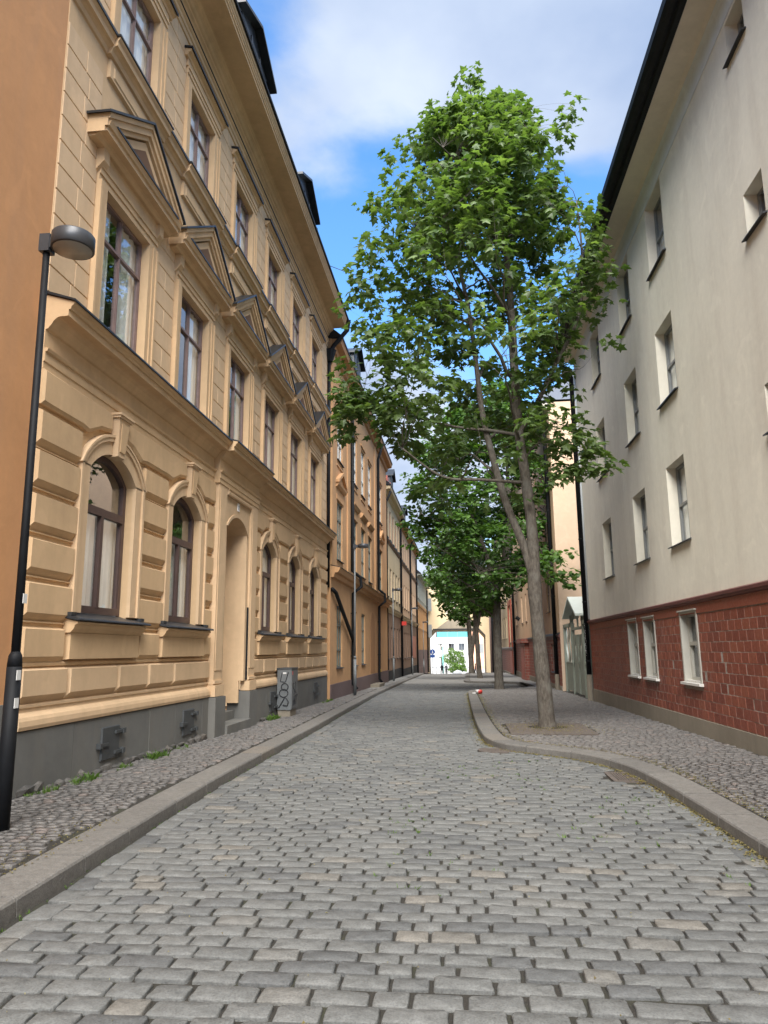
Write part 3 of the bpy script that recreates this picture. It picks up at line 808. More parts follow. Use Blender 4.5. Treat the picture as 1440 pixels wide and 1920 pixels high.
# main string cornice with ressaut over the portal
prof = [(0, 4.985), (.035, 4.99), (.035, 5.08), (.05, 5.085), (.05, 5.20), (.075, 5.21), (.09, 5.245), (.03, 5.25), (.03, 5.49), (.06, 5.50), (.085, 5.53), (.10, 5.545), (.13, 5.60), (.17, 5.635), (.20, 5.645), (.30, 5.65), (.31, 5.655), (.31, 5.735), (.335, 5.74), (.345, 5.775), (.375, 5.80), (.385, 5.83), (0, 5.945)]
def run(pr, a, b, mat, name, dw=0, par=None):
    m = MB(FY); m.pu([(w+dw if w > .001 else w, v) for w, v in pr], a, b); return m.build(name, mat, par or yb)
run(prof, Y0, 14.0, 'yellow', 'cornice'); run(prof, 14.003, 16.897, 'yellow', 'cornice', .12); run(prof, 16.9, Y1+.12, 'yellow', 'cornice')
fl = [(0, 5.99), (.405, 5.855), (.41, 5.825), (.395, 5.825), (.388, 5.836), (0, 5.955)]
for a, b, d in ((Y0-.03, 14.0, 0), (14.003, 16.897, .12), (16.9, Y1+.15, 0)): run(fl, a, b, 'flashing_green' if False else 'roof_metal', 'flashing', d)
# first floor
def pier_blocks(p0, p1, zlo, zhi, n, w, alt):
    h = (zhi-zlo)/n
    for k in range(n):
        z = zlo+k*h; W = p1-p0
        cuts = [p0, p0+W*.52, p1] if (k+alt) % 2 == 0 and W > .5 else ([p0, p1] if W < .9 else [p0, p0+W*.62, p1])
        if W < .9 and (k+alt) % 2: cuts = [p0, p1]
        for a, b in zip(cuts, cuts[1:]):
            L, H = round(b-a-.014, 3), round(h-.014, 3)
            piece('ashlar_block', (L, H), lambda m: m.block(0, L, 0, H, 0, w, .006, .006, .006), FY, (a+.007, 0, z+.007), 'yellow_light', yb)
edges = [Y0]+[x for c in CEN for x in (c-1.0, c+1.0)]+[Y1]
for i in range(0, len(edges), 2):
    pier_blocks(edges[i], edges[i+1], 6.0, 9.88, 11, .014, i//2)
    a = edges[i] if i == 0 else edges[i]-.06; b = edges[i+1] if i == len(edges)-2 else edges[i+1]+.06
    pier_blocks(a, b, 10.66, 13.2, 7, .014, i//2+1)
for i, c in enumerate(CEN):
    m = MB(FY)
    for s in (-1, 1):
        for a, b, w in ((.725, .84, .045), (.84, .93, .065), (.93, .985, .085)):
            q, r = sorted((c+s*a, c+s*b)); m.box(q, r, 0, w, 5.95, 8.2)
    for a, b, w in ((.0, .10, .045), (.10, .19, .065), (.19, .25, .085)):
        e = .725+a+.005; m.box(c-.985, c+.985, 0, w, 8.2+a, 8.2+b)
    m.build('window_surround', 'yellow', yb)
    m = MB(FY); m.box(c-1.03, c+1.03, 0, .07, 8.452, 8.66)
    for s in (-1, 1):
        m.block(c+s*.96-.085, c+s*.96+.085, 8.30, 8.655, .0, .13, .008, .0, .16)
    m.build('frieze', 'yellow', yb)
    ped = MB(FY); ped.pu([(0, 8.655), (.12, 8.66), (.15, 8.70), (.18, 8.715), (.28, 8.72), (.28, 8.79), (.31, 8.80), (.33, 8.85), (.34, 8.87), (0, 8.875)], c-1.29, c+1.29)
    for s in (-1, 1):                              # raking cornices
        for lo, hi, w in ((.165, .235, .265), (.07, .165, .305), (.0, .07, .335)):
            ped.pw([(c+s*1.33, 8.965-hi*1.18+.0), (c+s*1.33, 8.965-lo*1.18), (c, 9.81-lo*1.18), (c, 9.81-hi*1.18)], 0, w)
    pd = ped.build('pediment', 'yellow', yb)
    m = MB(FY); m.pw([(c-.98, 8.876), (c+.98, 8.876), (c, 9.50)], 0, .225); m.build('tympanum', 'yellow', pd)
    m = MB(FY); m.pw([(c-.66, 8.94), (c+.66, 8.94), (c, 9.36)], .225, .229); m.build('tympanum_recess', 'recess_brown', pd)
    m = MB(FY)
    for s in (-1, 1): m.pw([(c+s*1.385, 8.935), (c+s*1.385, 8.972), (c, 9.852), (c, 9.813)], 0, .37)
    m.build('pediment_flashing', 'roof_metal', pd)
    m = MB(FY); m.pu([(.226, 8.925), (.355, 8.90), (.355, 8.865), (.34, 8.877), (.226, 8.88)], c-1.12, c+1.12); m.build('ledge_flashing', 'roof_metal', pd)
    window(FY, yb, c-.722, c+.722, 6.06, 8.197, -.09, 'frame_mauve', 2, (.70,), .042, None, 'sides', .06, 'interior_light' if i > 2 else 'interior', bar=.028)
# second floor: sill course, aprons, windows, hoods
sill = [(0, 10.26), (.03, 10.27), (.05, 10.33), (.09, 10.37), (.13, 10.385), (.135, 10.46), (.16, 10.49), (.17, 10.52), (0, 10.55)]
run(sill, Y0, Y1, 'yellow', 'sill_course')
run([(0, 10.60), (.19, 10.56), (.19, 10.51), (.172, 10.522), (0, 10.552)], Y0, Y1+.03, 'roof_metal', 'flashing')
for i, c in enumerate(CEN):
    m = MB(FY); m.pu([(w+.05 if w > .001 else 0, v-.004) for w, v in sill], c-.98, c+.98); m.build('sill_ressaut', 'yellow', yb)
    m = MB(FY); m.pu([(0, 10.602), (.238, 10.548), (.238, 10.518), (.222, 10.52), (0, 10.556)], c-1.0, c+1.0); m.build('sill_flashing', 'roof_metal', yb)
    m = MB(FY); m.block(c-.90, c+.90, 9.93, 10.25, 0, .05, .01, .01, .02); m.block(c-.80, c+.80, 9.99, 10.19, .05, .065, .02, .02, .02); m.build('apron', 'yellow', yb)
    m = MB(FY)
    for s in (-1, 1):
        for a, b, w in ((.68, .80, .04), (.80, .89, .06), (.89, .935, .08)):
            q, r = sorted((c+s*a, c+s*b)); m.box(q, r, 0, w, 10.56, 12.42)
    for a, b, w in ((.0, .10, .04), (.10, .19, .06), (.19, .24, .08)): m.box(c-.935, c+.935, 0, w, 12.42+a, 12.42+b)
    m.box(c-.96, c+.96, 0, .055, 12.66, 12.80)
    m.pu([(0, 12.80), (.07, 12.81), (.09, 12.85), (.14, 12.87), (.15, 12.92), (0, 12.95)], c-1.06, c+1.06)
    m.build('window_surround', 'yellow', yb)
    m = MB(FY); m.pu([(0, 13.0), (.185, 12.96), (.185, 12.90), (.153, 12.925), (0, 12.953)], c-1.08, c+1.08); m.build('hood_flashing', 'roof_metal', yb)
    window(FY, yb, c-.677, c+.677, 10.66, 12.417, -.085, 'frame_mauve', 2, (.66,), .05, None, 'full' if i in (0, 1, 2, 4) else 'sides', .06, 'interior_light', bar=.028)
# eaves cornice
run([(0, 13.22), (.03, 13.23), (.03, 13.33), (.055, 13.34), (.055, 13.42), (.085, 13.44), (.10, 13.475), (0, 13.48)], Y0, Y1, 'yellow', 'architrave')
run([(0, 13.51), (.12, 13.49), (.12, 13.472), (.101, 13.476), (0, 13.482)], Y0, Y1, 'roof_metal', 'flashing')
run([(0, 13.66), (.04, 13.67), (.06, 13.72), (.10, 13.745), (.10, 13.80), (.14, 13.82), (.17, 13.87), (.22, 13.90), (.23, 13.945), (.27, 13.985), (.30, 13.99), (.74, 14.0), (.74, 14.06), (.765, 14.075), (.765, 14.12), (.785, 14.135), (.785, 14.18), (.81, 14.20), (.82, 14.26), (0, 14.28)], Y0, Y1, 'yellow', 'eaves_cornice')
run([(-.05, 14.42), (.85, 14.36), (.87, 14.33), (.865, 14.27), (.80, 14.265), (-.05, 14.285)], Y0, Y1+.05, 'black_metal', 'gutter')
run([(.80, 14.40), (-1.9, 16.7), (-6, 18.3), (-6, 14.2), (-.2, 14.25)], Y0, Y1, 'roof_metal', 'roof')
def dormer(u0, u1, zb, ze, za, parent, fr=FY, wf=.1):
    m = MB(fr); c = (u0+u1)/2
    m.pw([(u0, zb), (u1, zb), (u1, ze), (c, za), (u0, ze)], -2.6, wf); d = m.build('dormer', 'roof_metal', parent)
    m = MB(fr)
    for s, e in ((-1, u0), (1, u1)): m.pw([(e+s*.16, ze-.14), (e+s*.16, ze-.06), (c, za+.10), (c, za+.02)], -2.6, wf+.22)
    m.build('dormer_roof', 'roof_metal', d)
    m = MB(fr); m.box(u0+.2, u1-.2, wf, wf+.03, zb+.9, ze-.02)
    for k in range(1, 3): x = u0+.2+(u1-u0-.4)*k/3; m.box(x-.03, x+.03, wf+.03, wf+.06, zb+.9, ze-.02)
    m.build('window', 'flashing', d)
    return d
dormer(14.35, 16.95, 14.5, 16.75, 17.25, yb); dormer(20.55, 23.1, 14.5, 16.65, 17.2, yb)
m = MB(FY)                                          # roof walkway grating with railing
for z in (16.4, 16.9): m.tube([(24.2, -.1, z), (26.2, -.1, z)], .02, 6)
for u in np.arange(24.2, 26.3, .18): m.tube([(u, -.1, 15.6), (u, -.1, 16.9)], .012, 5)
m.tube([(24.2, -.1, 16.4), (24.7, -.1, 17.3)], .03, 6); m.tube([(24.7, -.1, 17.3), (26.2, -.1, 16.9)], .02, 6)
m.build('roof_rail', 'black_metal', yb)
# hatches in the plinth
for i, a in enumerate((9.78, 12.7, 18.52, 24.0)):
    m = MB(FY); m.block(a, a+.52, .17+(-.06 if i > 1 else 0), .61, .075, .10, .012, .012, .012); h = m.build('cellar_hatch', 'hatch', yb)
    for z, s in ((.25, 1), (.38, -1), (.52, 1)):
        m = MB(FY); x = a+(.36 if s > 0 else -.08); m.box(x, x+.25, .10, .125, z-.02+(-.04 if i > 1 else 0), z+.02+(-.04 if i > 1 else 0)); m.box(x+(.2 if s > 0 else -.03), x+(.27 if s > 0 else .04), .075, .14, z-.035+(-.04 if i > 1 else 0), z+.035+(-.04 if i > 1 else 0)); m.build('hinge', 'hatch', h)
downpipe(yb, [(-4.92, 26.42, 12.9), (-4.92, 26.42, 3.9)], .06, 'black_metal', (6, 9, 12), -5.0)
m = MB(); m.tube([(-4.12, 26.2, 14.25), (-4.2, 26.35, 13.9), (-4.75, 26.42, 13.3), (-4.92, 26.42, 12.95)], .085, 10); m.lathe([(.12, -.3), (.24, .1), (.26, .16)], (-4.9, 26.42, 12.95), 10); m.build('hopper', 'black_metal', yb)
# rubble and weeds where the plinth meets the pavement are below, with the plants

# ------------------------------------------------------------------ the nearer orange house, left edge
ob = thing('apartment_house', 'burnt orange stucco house with plain wall at the left edge of the picture', 'house', (-5, -2, pave(0)))
m = MB(FY); wops = [(u, u+1.2, z, z+2.0) for u in (-9, -5.5, -2, 1.4) for z in (2.1, 6.1, 9.9)]
wall_panel(m, -13, Y0-.004, -.2, 13.9, wops, -.012, .2); m.build('wall', 'orange_near', ob, recalc=False)
for a, b, c_, d in wops: window(FY, ob, a, b, c_, d, -.12, 'frame_brown', 2, (.7,), .06, None, 'sides')
m = MB(FY); m.box(-13, Y0-.01, -.012, .03, -.2, 1.06); m.build('plinth', 'plinth_grey', ob)
run([(0, 13.6), (.2, 13.7), (.6, 13.9), (.65, 14.2), (0, 14.25)], -13, Y0-.01, 'orange_near', 'eaves_cornice', 0, ob)
run([(.7, 14.26), (.7, 14.2), (-6, 14.2), (-6, 18)], -13, Y0-.01, 'roof_metal', 'roof', 0, ob)
# ------------------------------------------------------------------ the cream house, right
FR = Fr(4.42, -1, -.0102, 11.5)
cb_ = thing('apartment_house', 'cream stucco house with deep window reveals over a glazed red brick ground floor', 'house', (4.42, 12, pave(12)))
RU0, RU1 = -10.0, 25.9
rw = [(14.5, 15.74), (17.55, 18.8), (21.5, 22.78)]
ops = [(a, b, z, z+1.69) for a, b in rw for z in (3.68, 6.73, 9.76)]
small = [(9.95, 10.62, z, z+.72) for z in (4.62, 7.67, 10.7)]
more = [(a, a+1.25, z, z+1.69) for a in (-7.5, -3.5, .5, 5.0) for z in (3.68, 6.73, 9.76)]
bops = [(14.53, 15.62, .95, 2.32), (17.56, 18.62, .93, 2.33), (19.24, 20.28, .93, 2.34)]
m = MB(FR); wall_panel(m, RU0, RU1, 2.52, 12.1, ops+small+more, 0, .26)
m.quad((RU1, 0, -.3), (RU1, -7, -.3), (RU1, -7, 12), (RU1, 0, 12))
m.build('wall', 'cream_wall', cb_, recalc=False)
for a, b, c, d in ops+small+more:
    sm = d-c < 1
    window(FR, cb_, a+.003, b-.003, c+.02, d-.003, -.20, 'frame_grey', 1 if sm else 2, () if sm else (.5,), .05, None, ('full' if random.random() < .7 else 'low') if not sm else None, .05, 'interior_light', bar=.035)
    k = MB(FR); k.pu([(-.24, c+.025), (.0, c+.015), (.075, c-.012), (.08, c-.035), (.0, c-.012), (-.24, c-.002)], a-.05, b+.05); k.build('sill', 'frame_mauve' if False else 'flashing', cb_)
m = MB(FR); wall_panel(m, RU0, RU1, .28, 2.44, bops, 0, .16); m.quad((RU1, 0, -.3), (RU1, -7, -.3), (RU1, -7, 2.6), (RU1, 0, 2.6)); bw = m.build('brick_wall', 'mortar', cb_, recalc=False)
for a, b, c, d in bops:
    w = window(FR, cb_, a+.07, b-.07, c+.03, d-.05, -.12, 'frame_cream', 1, (.55,), .05, None, 'full' if a > 17 else None, .06, 'interior', bar=.05, glass='glass_plain')
    k = MB(FR)                                       # wide painted lining
    for q, r in ((a+.002, a+.07), (b-.07, b-.002)): k.box(q, r, -.16, .02, c+.0, d)
    k.box(a+.07, b-.07, -.16, .02, d-.05, d); k.box(a-.02, b+.02, -.01, .055, d-.004, d+.025)
    k.build('lining', 'frame_cream', w)
    k = MB(FR); k.block(a-.06, b+.06, c-.065, c+.0, -.05, .085, .01, .01, .01); k.box(a+.002, b-.002, -.16, .0, c-.01, c+.028); k.build('sill', 'frame_white', w)
# bricks: courses of .177, laid in running bond, the nearest ones single
bm, bl = [], []
for k in range(11):
    z = .295+k*.1768; u = 6.0+(.155 if k % 2 else 0)
    while u < RU1-.03:
        L = .31
        u1 = min(u+L, RU1)
        cut = [(u, u1)]
        for a, b, c, d in bops:
            if z+.17 > c-.06 and z < d+.02:
                nc = []
                for p, q in cut:
                    if q <= a or p >= b: nc.append((p, q)); continue
                    if p < a-.03: nc.append((p, a-.006))
                    if q > b+.03: nc.append((b+.006, q))
                cut = nc
        for p, q in cut:
            if q-p > .04: bl.append((p+.005, q-.005, z))
        u += L
bl.sort(key=lambda b: abs(b[0]-10.4) if b[0] > 10.4 else 50+abs(b[0]))
rest = MB(FR)
for i, (p, q, z) in enumerate(bl):
    L = round(q-p, 2); pr_ = random.gauss(.005, .001)
    if i < 300: piece('brick', L, lambda m: m.block(0, L, 0, .166, 0, .005, .003, .003, .003), FR, (p, random.gauss(0, .0012), z), 'brick', bw)
    else: rest.block(p, q, z, z+.166, 0, pr_, .004, .004, .004)
o = rest.build('brick_field', 'brick', bw); o['kind'] = 'stuff'
m = MB(FR); m.box(RU0, RU1, 0, .018, 2.245, 2.43); m.build('brick_band', 'brick', cb_)
m = MB(FR); m.pu([(0, 2.43), (.055, 2.44), (.06, 2.475), (.085, 2.485), (.09, 2.535), (0, 2.57)], RU0, RU1+.02); m.build('string_moulding', 'belt_red', cb_)
m = MB(FR); m.box(RU0, RU1+.005, 0, .028, -.25, .285); m.build('base', 'concrete', cb_)
m = MB(FR); m.pu([(0, 11.47), (.015, 11.475), (.02, 11.85), (.05, 11.95), (0, 12.0)], RU0, RU1); m.build('frieze', 'frieze_blue', cb_)
m = MB(FR); m.pu([(0, 11.96), (.05, 11.96), (.12, 12.0), (.54, 12.055), (.54, 12.12), (0, 12.14)], RU0, RU1+.2); m.build('eaves_soffit', 'soffit', cb_)
m = MB(FR); m.pu([(.50, 12.035), (.60, 12.03), (.63, 12.07), (.68, 12.05), (.76, 12.06), (.82, 12.12), (.83, 12.26), (.78, 12.30), (.50, 12.30)], RU0, RU1+.3); m.build('gutter', 'black_metal', cb_)
m = MB(FR); m.pu([(.72, 12.3), (-6, 16.2), (-6, 12.1), (0, 12.1)], RU0, RU1+.2); m.build('roof', 'roof_metal', cb_)
cx = right_wall(25.75)
downpipe(cb_, [(cx-.62, 25.6, 12.1), (cx-.5, 25.75, 11.8), (cx-.12, 26.02, 11.4), (cx-.10, 26.05, .75)], .085, 'black_metal', (1.2, 3.2, 5.4, 7.6, 9.8), cx)
m = MB(); m.tube([(cx-.10, 26.05, .74), (cx-.10, 26.05, pave(26)-.05)], .10, 10); m.build('pipe_boot', 'concrete', cb_)
downpipe(cb_, [(cx-.03, 25.82, 11.4), (cx-.03, 25.82, 2.6)], .035, 'frieze_blue')
# scrawl on the lower downpipe
m = MB(); P = []
for k in range(70): P.append((cx-.10-.062+.012*math.sin(k*.5), 26.05-.04+.035*math.sin(k*1.9), 2.55-k*.017))
m.tube(P, .008, 4); m.build('graffiti', 'ink_white', cb_)

# ------------------------------------------------------------------ gate between the right-hand houses
FG = Fr(4.42+.10, -1, -.0102, 11.5)
G0, G1, GM = 26.35, 32.6, 29.1
gz0 = pave(29)
gt = thing('gate', 'pale green steel gate with a small pitched roof between two houses', 'gate', (4.35, GM, gz0))
m = MB(FG)
for u in (G0, 27.75, 30.4, G1-.12): m.box(u, u+.13, -.07, .07, gz0-.02, 2.62)
m.box(G0, 27.75, -.06, .075, 2.5, 2.64); m.box(30.53, G1, -.06, .075, 2.5, 2.64)
m.box(27.88, 30.4, -.05, .05, 2.34, 2.44)
for u in (27.78, 30.42): m.box(u, u+.09, -.05, .09, 2.62, 2.95)
m.build('frame', 'gate_green', gt)
m = MB(FG)
for s in (-1, 1): m.pw([(GM+s*1.66, 2.80), (GM+s*1.66, 2.88), (GM, 3.60), (GM, 3.50)], -.3, .34)
m.build('canopy', 'gate_roof', gt)
m = MB(FG)
for s in (-1, 1): m.pw([(GM+s*1.5, 2.62), (GM+s*1.5, 2.84), (GM+s*.30, 3.34), (GM+s*.30, 3.12)], -.03, .03)
m.pw([(GM-.1, 2.45), (GM+.1, 2.45), (GM+.06, 3.3), (GM-.06, 3.3)], -.02, .02)
m.build('gable_panel', 'gate_green', gt)
for a, b in ((27.9, 29.06), (29.14, 30.38)):
    m = MB(FG); c = (a+b)/2                          # door leaf with a narrow triangular cut-out
    zs = gz0+.06
    m.pw([(a, zs), (b, zs), (b, 1.25), (a, 1.25)], -.02, .02); m.pw([(a, 1.25), (c-.02, 1.25), (c-.16, 1.72), (c-.02, 2.15), (a, 2.15)], -.02, .02)
    m.pw([(c+.02, 1.25), (b, 1.25), (b, 2.15), (c+.02, 2.15), (c+.16, 1.72)], -.02, .02)
    m.box(a, a+.07, .02, .045, zs, 2.15); m.box(b-.07, b, .02, .045, zs, 2.15)
    d = m.build('leaf', 'gate_green', gt)
    k = MB(FG); k.box(b-.16, b-.04, .045, .07, 1.0, 1.2); k.box(b-.14, b-.07, .07, .1, 1.08, 1.11); k.build('lock', 'gate_green', d)
for a, b in ((G0+.13, 27.75), (30.53, G1-.12)):
    m = MB(FG); m.box(a, b, -.02, .015, gz0+.06, 1.02); m.box(a, b, -.03, .03, 1.02, 1.08); d = m.build('side_panel', 'gate_green', gt)
    for k in range(3):                               # wavy bars, the daylight behind showing between them
        u = a+(b-a)*(k+.5)/3
        k_ = MB(FG); k_.tube([(u+.09*math.sin(z*7+k), 0, z) for z in np.linspace(1.08, 2.5, 22)], .035, 6); k_.build('wavy_bar', 'gate_roof' if k != 1 else 'gate_green', d)

# ------------------------------------------------------------------ plainer houses: one routine, each with its own measures
def house(name, label, fr, u0, u1, ztop, wallmat, rows, base=None, plinth=None, belts=(), eave=(.4, .35), eavemat=None, roofmat='roof_metal', zlo=-3., wdep=.12, side=True, upper=None, rooftop=3.2):
    """rows: list of (z0, z1, [(ua, ub)...], frame material, columns, transoms, curtain)"""
    root = thing(name, label, 'house', fr((u0+u1)/2, 0, pave((u0+u1)/2)))
    splits = sorted({zlo, ztop, *( [base[0]] if base else []), *( [upper[0]] if upper else [])})
    for a, b in zip(splits, splits[1:]):
        mat = base[1] if base and b <= base[0] else upper[1] if upper and a >= upper[0] else wallmat
        ops = [(p, q, r[0], r[1]) for r in rows for p, q in r[2] if a <= r[0] < b]
        m = MB(fr); wall_panel(m, u0, u1, a, b, ops, 0, wdep)
        if side:
            for u in (u0, u1): m.quad((u, 0, a), (u, -7, a), (u, -7, b), (u, 0, b))
        m.build('wall', mat, root, recalc=False)
    for r in rows:
        for p, q in r[2]:
            window(fr, root, p+.003, q-.003, r[0]+.01, r[1]-.003, -wdep*.55, r[3], r[4], r[5], .05, None, r[6], .05, panes=True)
            k = MB(fr); k.pu([(-.08, r[0]+.02), (.07, r[0]-.01), (.07, r[0]-.04), (-.08, r[0]-.02)], p-.08, q+.08); k.build('sill', 'flashing', root)
    if plinth:
        m = MB(fr); m.box(u0, u1, 0, .05, zlo, plinth[0]); m.build('plinth', plinth[1], root)
    for z0, z1, d, mat in belts:
        m = MB(fr); m.pu([(0, z0), (d*.35, z0+.02), (d*.45, (z0+z1)/2-.02), (d*.8, (z0+z1)/2), (d, z1-.05), (d, z1-.02), (0, z1+.06)], u0, u1); m.build('string_cornice', mat, root)
        m = MB(fr); m.pu([(0, z1+.09), (d+.02, z1), (d+.02, z1-.03), (d+.002, z1-.02), (0, z1+.065)], u0, u1); m.build('flashing', 'roof_metal', root)
    d, h = eave
    m = MB(fr); m.pu([(0, ztop-h), (d*.25, ztop-h+.05), (d*.35, ztop-h*.55), (d*.9, ztop-h*.45), (d, ztop-.02), (0, ztop)], u0+.02, u1-.02); m.build('eaves_cornice', eavemat or wallmat, root)
    m = MB(fr); m.pu([(d+.02, ztop+.1), (d+.03, ztop-.02), (d-.05, ztop-.025), (-.1, ztop+.005)], u0, u1); m.build('gutter', 'black_metal', root)
    m = MB(fr); m.pu([(d, ztop+.1), (-1.8, ztop+2.0), (-7, ztop+rooftop), (-7, ztop), (-.1, ztop+.01)], u0, u1); m.build('roof', roofmat, root)
    return root
FO = Fr(-4.85, 1)
wr = [(27.9, 29.2), (32.0, 33.3), (34.75, 36.0), (37.4, 38.65), (42.6, 43.8)]
b2 = house('apartment_house', 'orange stucco house with tall grey windows next beyond the ochre house', FO, 26.5, 46.6, 13.65, 'orange',
           [(.98, 3.35, [wr[0], wr[1], wr[2]], 'frame_green', 2, (.28, .68), None), (5.12, 7.48, wr, 'frame_green', 2, (.33, .70), 'sides'), (9.15, 11.48, wr, 'frame_white', 2, (.33, .70), 'sides')],
           None, (.42, 'plinth_red'), ((4.28, 4.66, .36, 'orange'),), (.42, .5), 'orange_dark')
for a, b, c, d in ((26.5, 27.2, 4.75, 13.1), (30.3, 30.9, 4.75, 13.1), (40.0, 40.7, 4.75, 13.1)):
    m = MB(FO); m.box(a, b, 0, .06, c, d); m.build('pilaster', 'orange', b2)
for i, (a, b) in enumerate(wr):
    c = (a+b)/2; m = MB(FO)
    if i in (0, 4):                                  # small pediments on the end bays
        m.pu([(0, 7.95), (.06, 7.97), (.13, 8.05), (.15, 8.14), (0, 8.15)], c-1.0, c+1.0)
        for s in (-1, 1): m.pw([(c+s*1.05, 8.12), (c+s*1.05, 8.24), (c, 8.72), (c, 8.60)], 0, .16)
        m.pw([(c-.9, 8.15), (c+.9, 8.15), (c, 8.60)], 0, .05)
    else: m.pu([(0, 7.93), (.06, 7.95), (.12, 8.03), (.16, 8.09), (.16, 8.15), (0, 8.20)], c-.95, c+.95)
    m.build('pediment' if i in (0, 4) else 'window_hood', 'orange', b2)
    m = MB(FO); m.box(a-.16, b+.16, 0, .03, 7.5, 7.7); m.box(a-.16, b+.16, 0, .035, 8.86, 8.94); m.box(a-.18, b+.18, 0, .05, 11.6, 11.7); m.build('window_trim', 'orange', b2)
m = MB(FO); A = arc(38.95, .95, 2.9, 3.6, 12); m.pw([(38.0, .5), (39.9, .5)]+A[::-1], -.0, .012); m.build('door', 'orange_dark', b2)
m = MB(FO); m.box(37.6, 40.1, .05, .5, -.5, pave(39)+.16); m.build('step', 'concrete', b2)
dormer(31.8, 34.0, 13.7, 15.4, 15.9, b2, FO, .1)
xw = -4.85
downpipe(b2, [(xw+.1, 31.3, 13.3), (xw+.1, 31.3, 5.0), (xw+.42, 31.5, 4.75), (xw+.45, 31.5, 4.35), (xw+.12, 31.35, 4.05), (xw+.1, 31.35, .25), (xw+.28, 31.35, .02)], .075, 'black_metal', (1.4, 3.2, 6.5, 9, 11.5), xw)
downpipe(b2, [(xw+.06, 26.55, 3.85), (xw+.12, 27.0, 3.75), (xw+.12, 31.2, 2.1)], .075, 'black_metal')
downpipe(b2, [(xw+.42, 41.0, 13.5), (xw+.12, 41.1, 12.6), (xw+.1, 41.1, 5.0), (xw+.42, 41.3, 4.75), (xw+.45, 41.3, 4.35), (xw+.12, 41.15, 4.05), (xw+.1, 41.15, .1), (xw+.25, 41.15, -.12)], .075, 'black_metal', (1.4, 3.2, 6.5, 9, 11.5), xw)
for yy in (31.35, 41.15):
    m = MB(); m.box(xw+.175, xw+.185, yy-.05, yy+.05, .45, .62); m.build('tag', 'yellow_tag', b2)
FL3 = Fr(-5.0, 1)
def rowsof(a, p, n, w): return [(a+p*i, a+p*i+w) for i in range(n)]
b3 = house('apartment_house', 'cream house with brown ground floor and red window frames on the left', FL3, 46.62, 58.0, 12.3, 'cream_far',
           [(1.08, 3.2, rowsof(48.2, 2.15, 5, 1.05), 'frame_mauve', 2, (.7,), None), (5.18, 7.2, rowsof(48.0, 2.15, 5, 1.05), 'frame_mauve', 2, (.7,), 'sides'), (9.2, 11.3, rowsof(48.0, 2.15, 5, 1.05), 'frame_red', 2, (.7,), None)],
           (4.1, 'brown_wall'), (.3, 'plinth_black'), ((4.1, 4.45, .18, 'cream_far'), (8.75, 8.98, .12, 'brown_wall')), (.45, .45), 'cream_far')
b4 = house('apartment_house', 'pale peach house with brown ground floor between the third and fourth downpipes', FL3, 58.02, 79.8, 11.9, 'peach',
           [(1.0, 3.1, rowsof(59.5, 2.2, 5, 1.05), 'frame_mauve', 2, (.7,), None), (5.1, 7.1, rowsof(59.5, 2.25, 9, 1.05), 'frame_mauve', 2, (.7,), 'sides'), (9.0, 11.0, rowsof(59.5, 2.25, 9, 1.05), 'frame_mauve', 2, (.7,), 'sides')],
           (4.0, 'brown_wall'), (.15, 'plinth_black'), ((4.0, 4.35, .18, 'cream_far'), (8.55, 8.8, .12, 'brown_wall')), (.45, .4), 'brown_orange')
m = MB(FL3); m.box(71.5, 76.0, 0, .02, .9, 3.0); m.build('painted_panel', 'frame_red', b4)
for bld, yy in ((b3, 46.75), (b3, 57.9), (b4, 68.3), (b4, 77.0)):
    downpipe(bld, [(-4.55, yy-.1, 11.9), (-4.88, yy, 11.2), (-4.88, yy, pave(yy)+.05)], .085, 'black_metal', (2, 5, 8), -5.0)
m = MB(); m.box(-4.86, -4.5, 57.6, 57.63, 3.55, 3.85); sg = m.build('banner_sign', 'red', None, loc=(-4.7, 57.6, 3.5)); tag(sg, 'small red sign sticking out from a downpipe on the left', 'sign')
m = MB(FL3)
for u in np.arange(48, 57, 2.2): m.box(u, u+.9, .0, .1, 12.7, 13.3)
m.build('snow_guard', 'frame_red', b3)
dormer(50.5, 52.5, 12.35, 14.0, 14.5, b3, FL3, .05); dormer(62, 64, 11.95, 13.6, 14.1, b4, FL3, .05)
b5 = house('apartment_house', 'brown orange house with reddish stone ground floor at the far left', FL3, 79.82, 99.5, 9.9, 'brown_orange',
           [(4.0, 6.2, rowsof(81, 2.4, 8, 1.1), 'frame_mauve', 2, (.7,), None), (7.3, 9.0, rowsof(81, 2.4, 8, 1.1), 'frame_grey', 2, (.7,), None)],
           (1.7, 'plinth_red'), (-.2, 'plinth_red'), ((6.4, 6.55, .08, 'brown_orange'),), (.4, .3), 'grey_green', upper=(6.9, 'grey_green'))
downpipe(b5, [(-4.85, 98, 9.5), (-4.85, 98, -1.2)], .1, 'black_metal')
for z in (3.3, 6.8):
    m = MB(); m.box(-4.95, -4.35, 99.2, 99.4, z, z+1.7); sg = m.build('projecting_sign', 'frame_grey', None, loc=(-4.9, 99.3, z)); tag(sg, ('lower' if z < 5 else 'upper')+' grey board projecting from the far left house', 'sign')

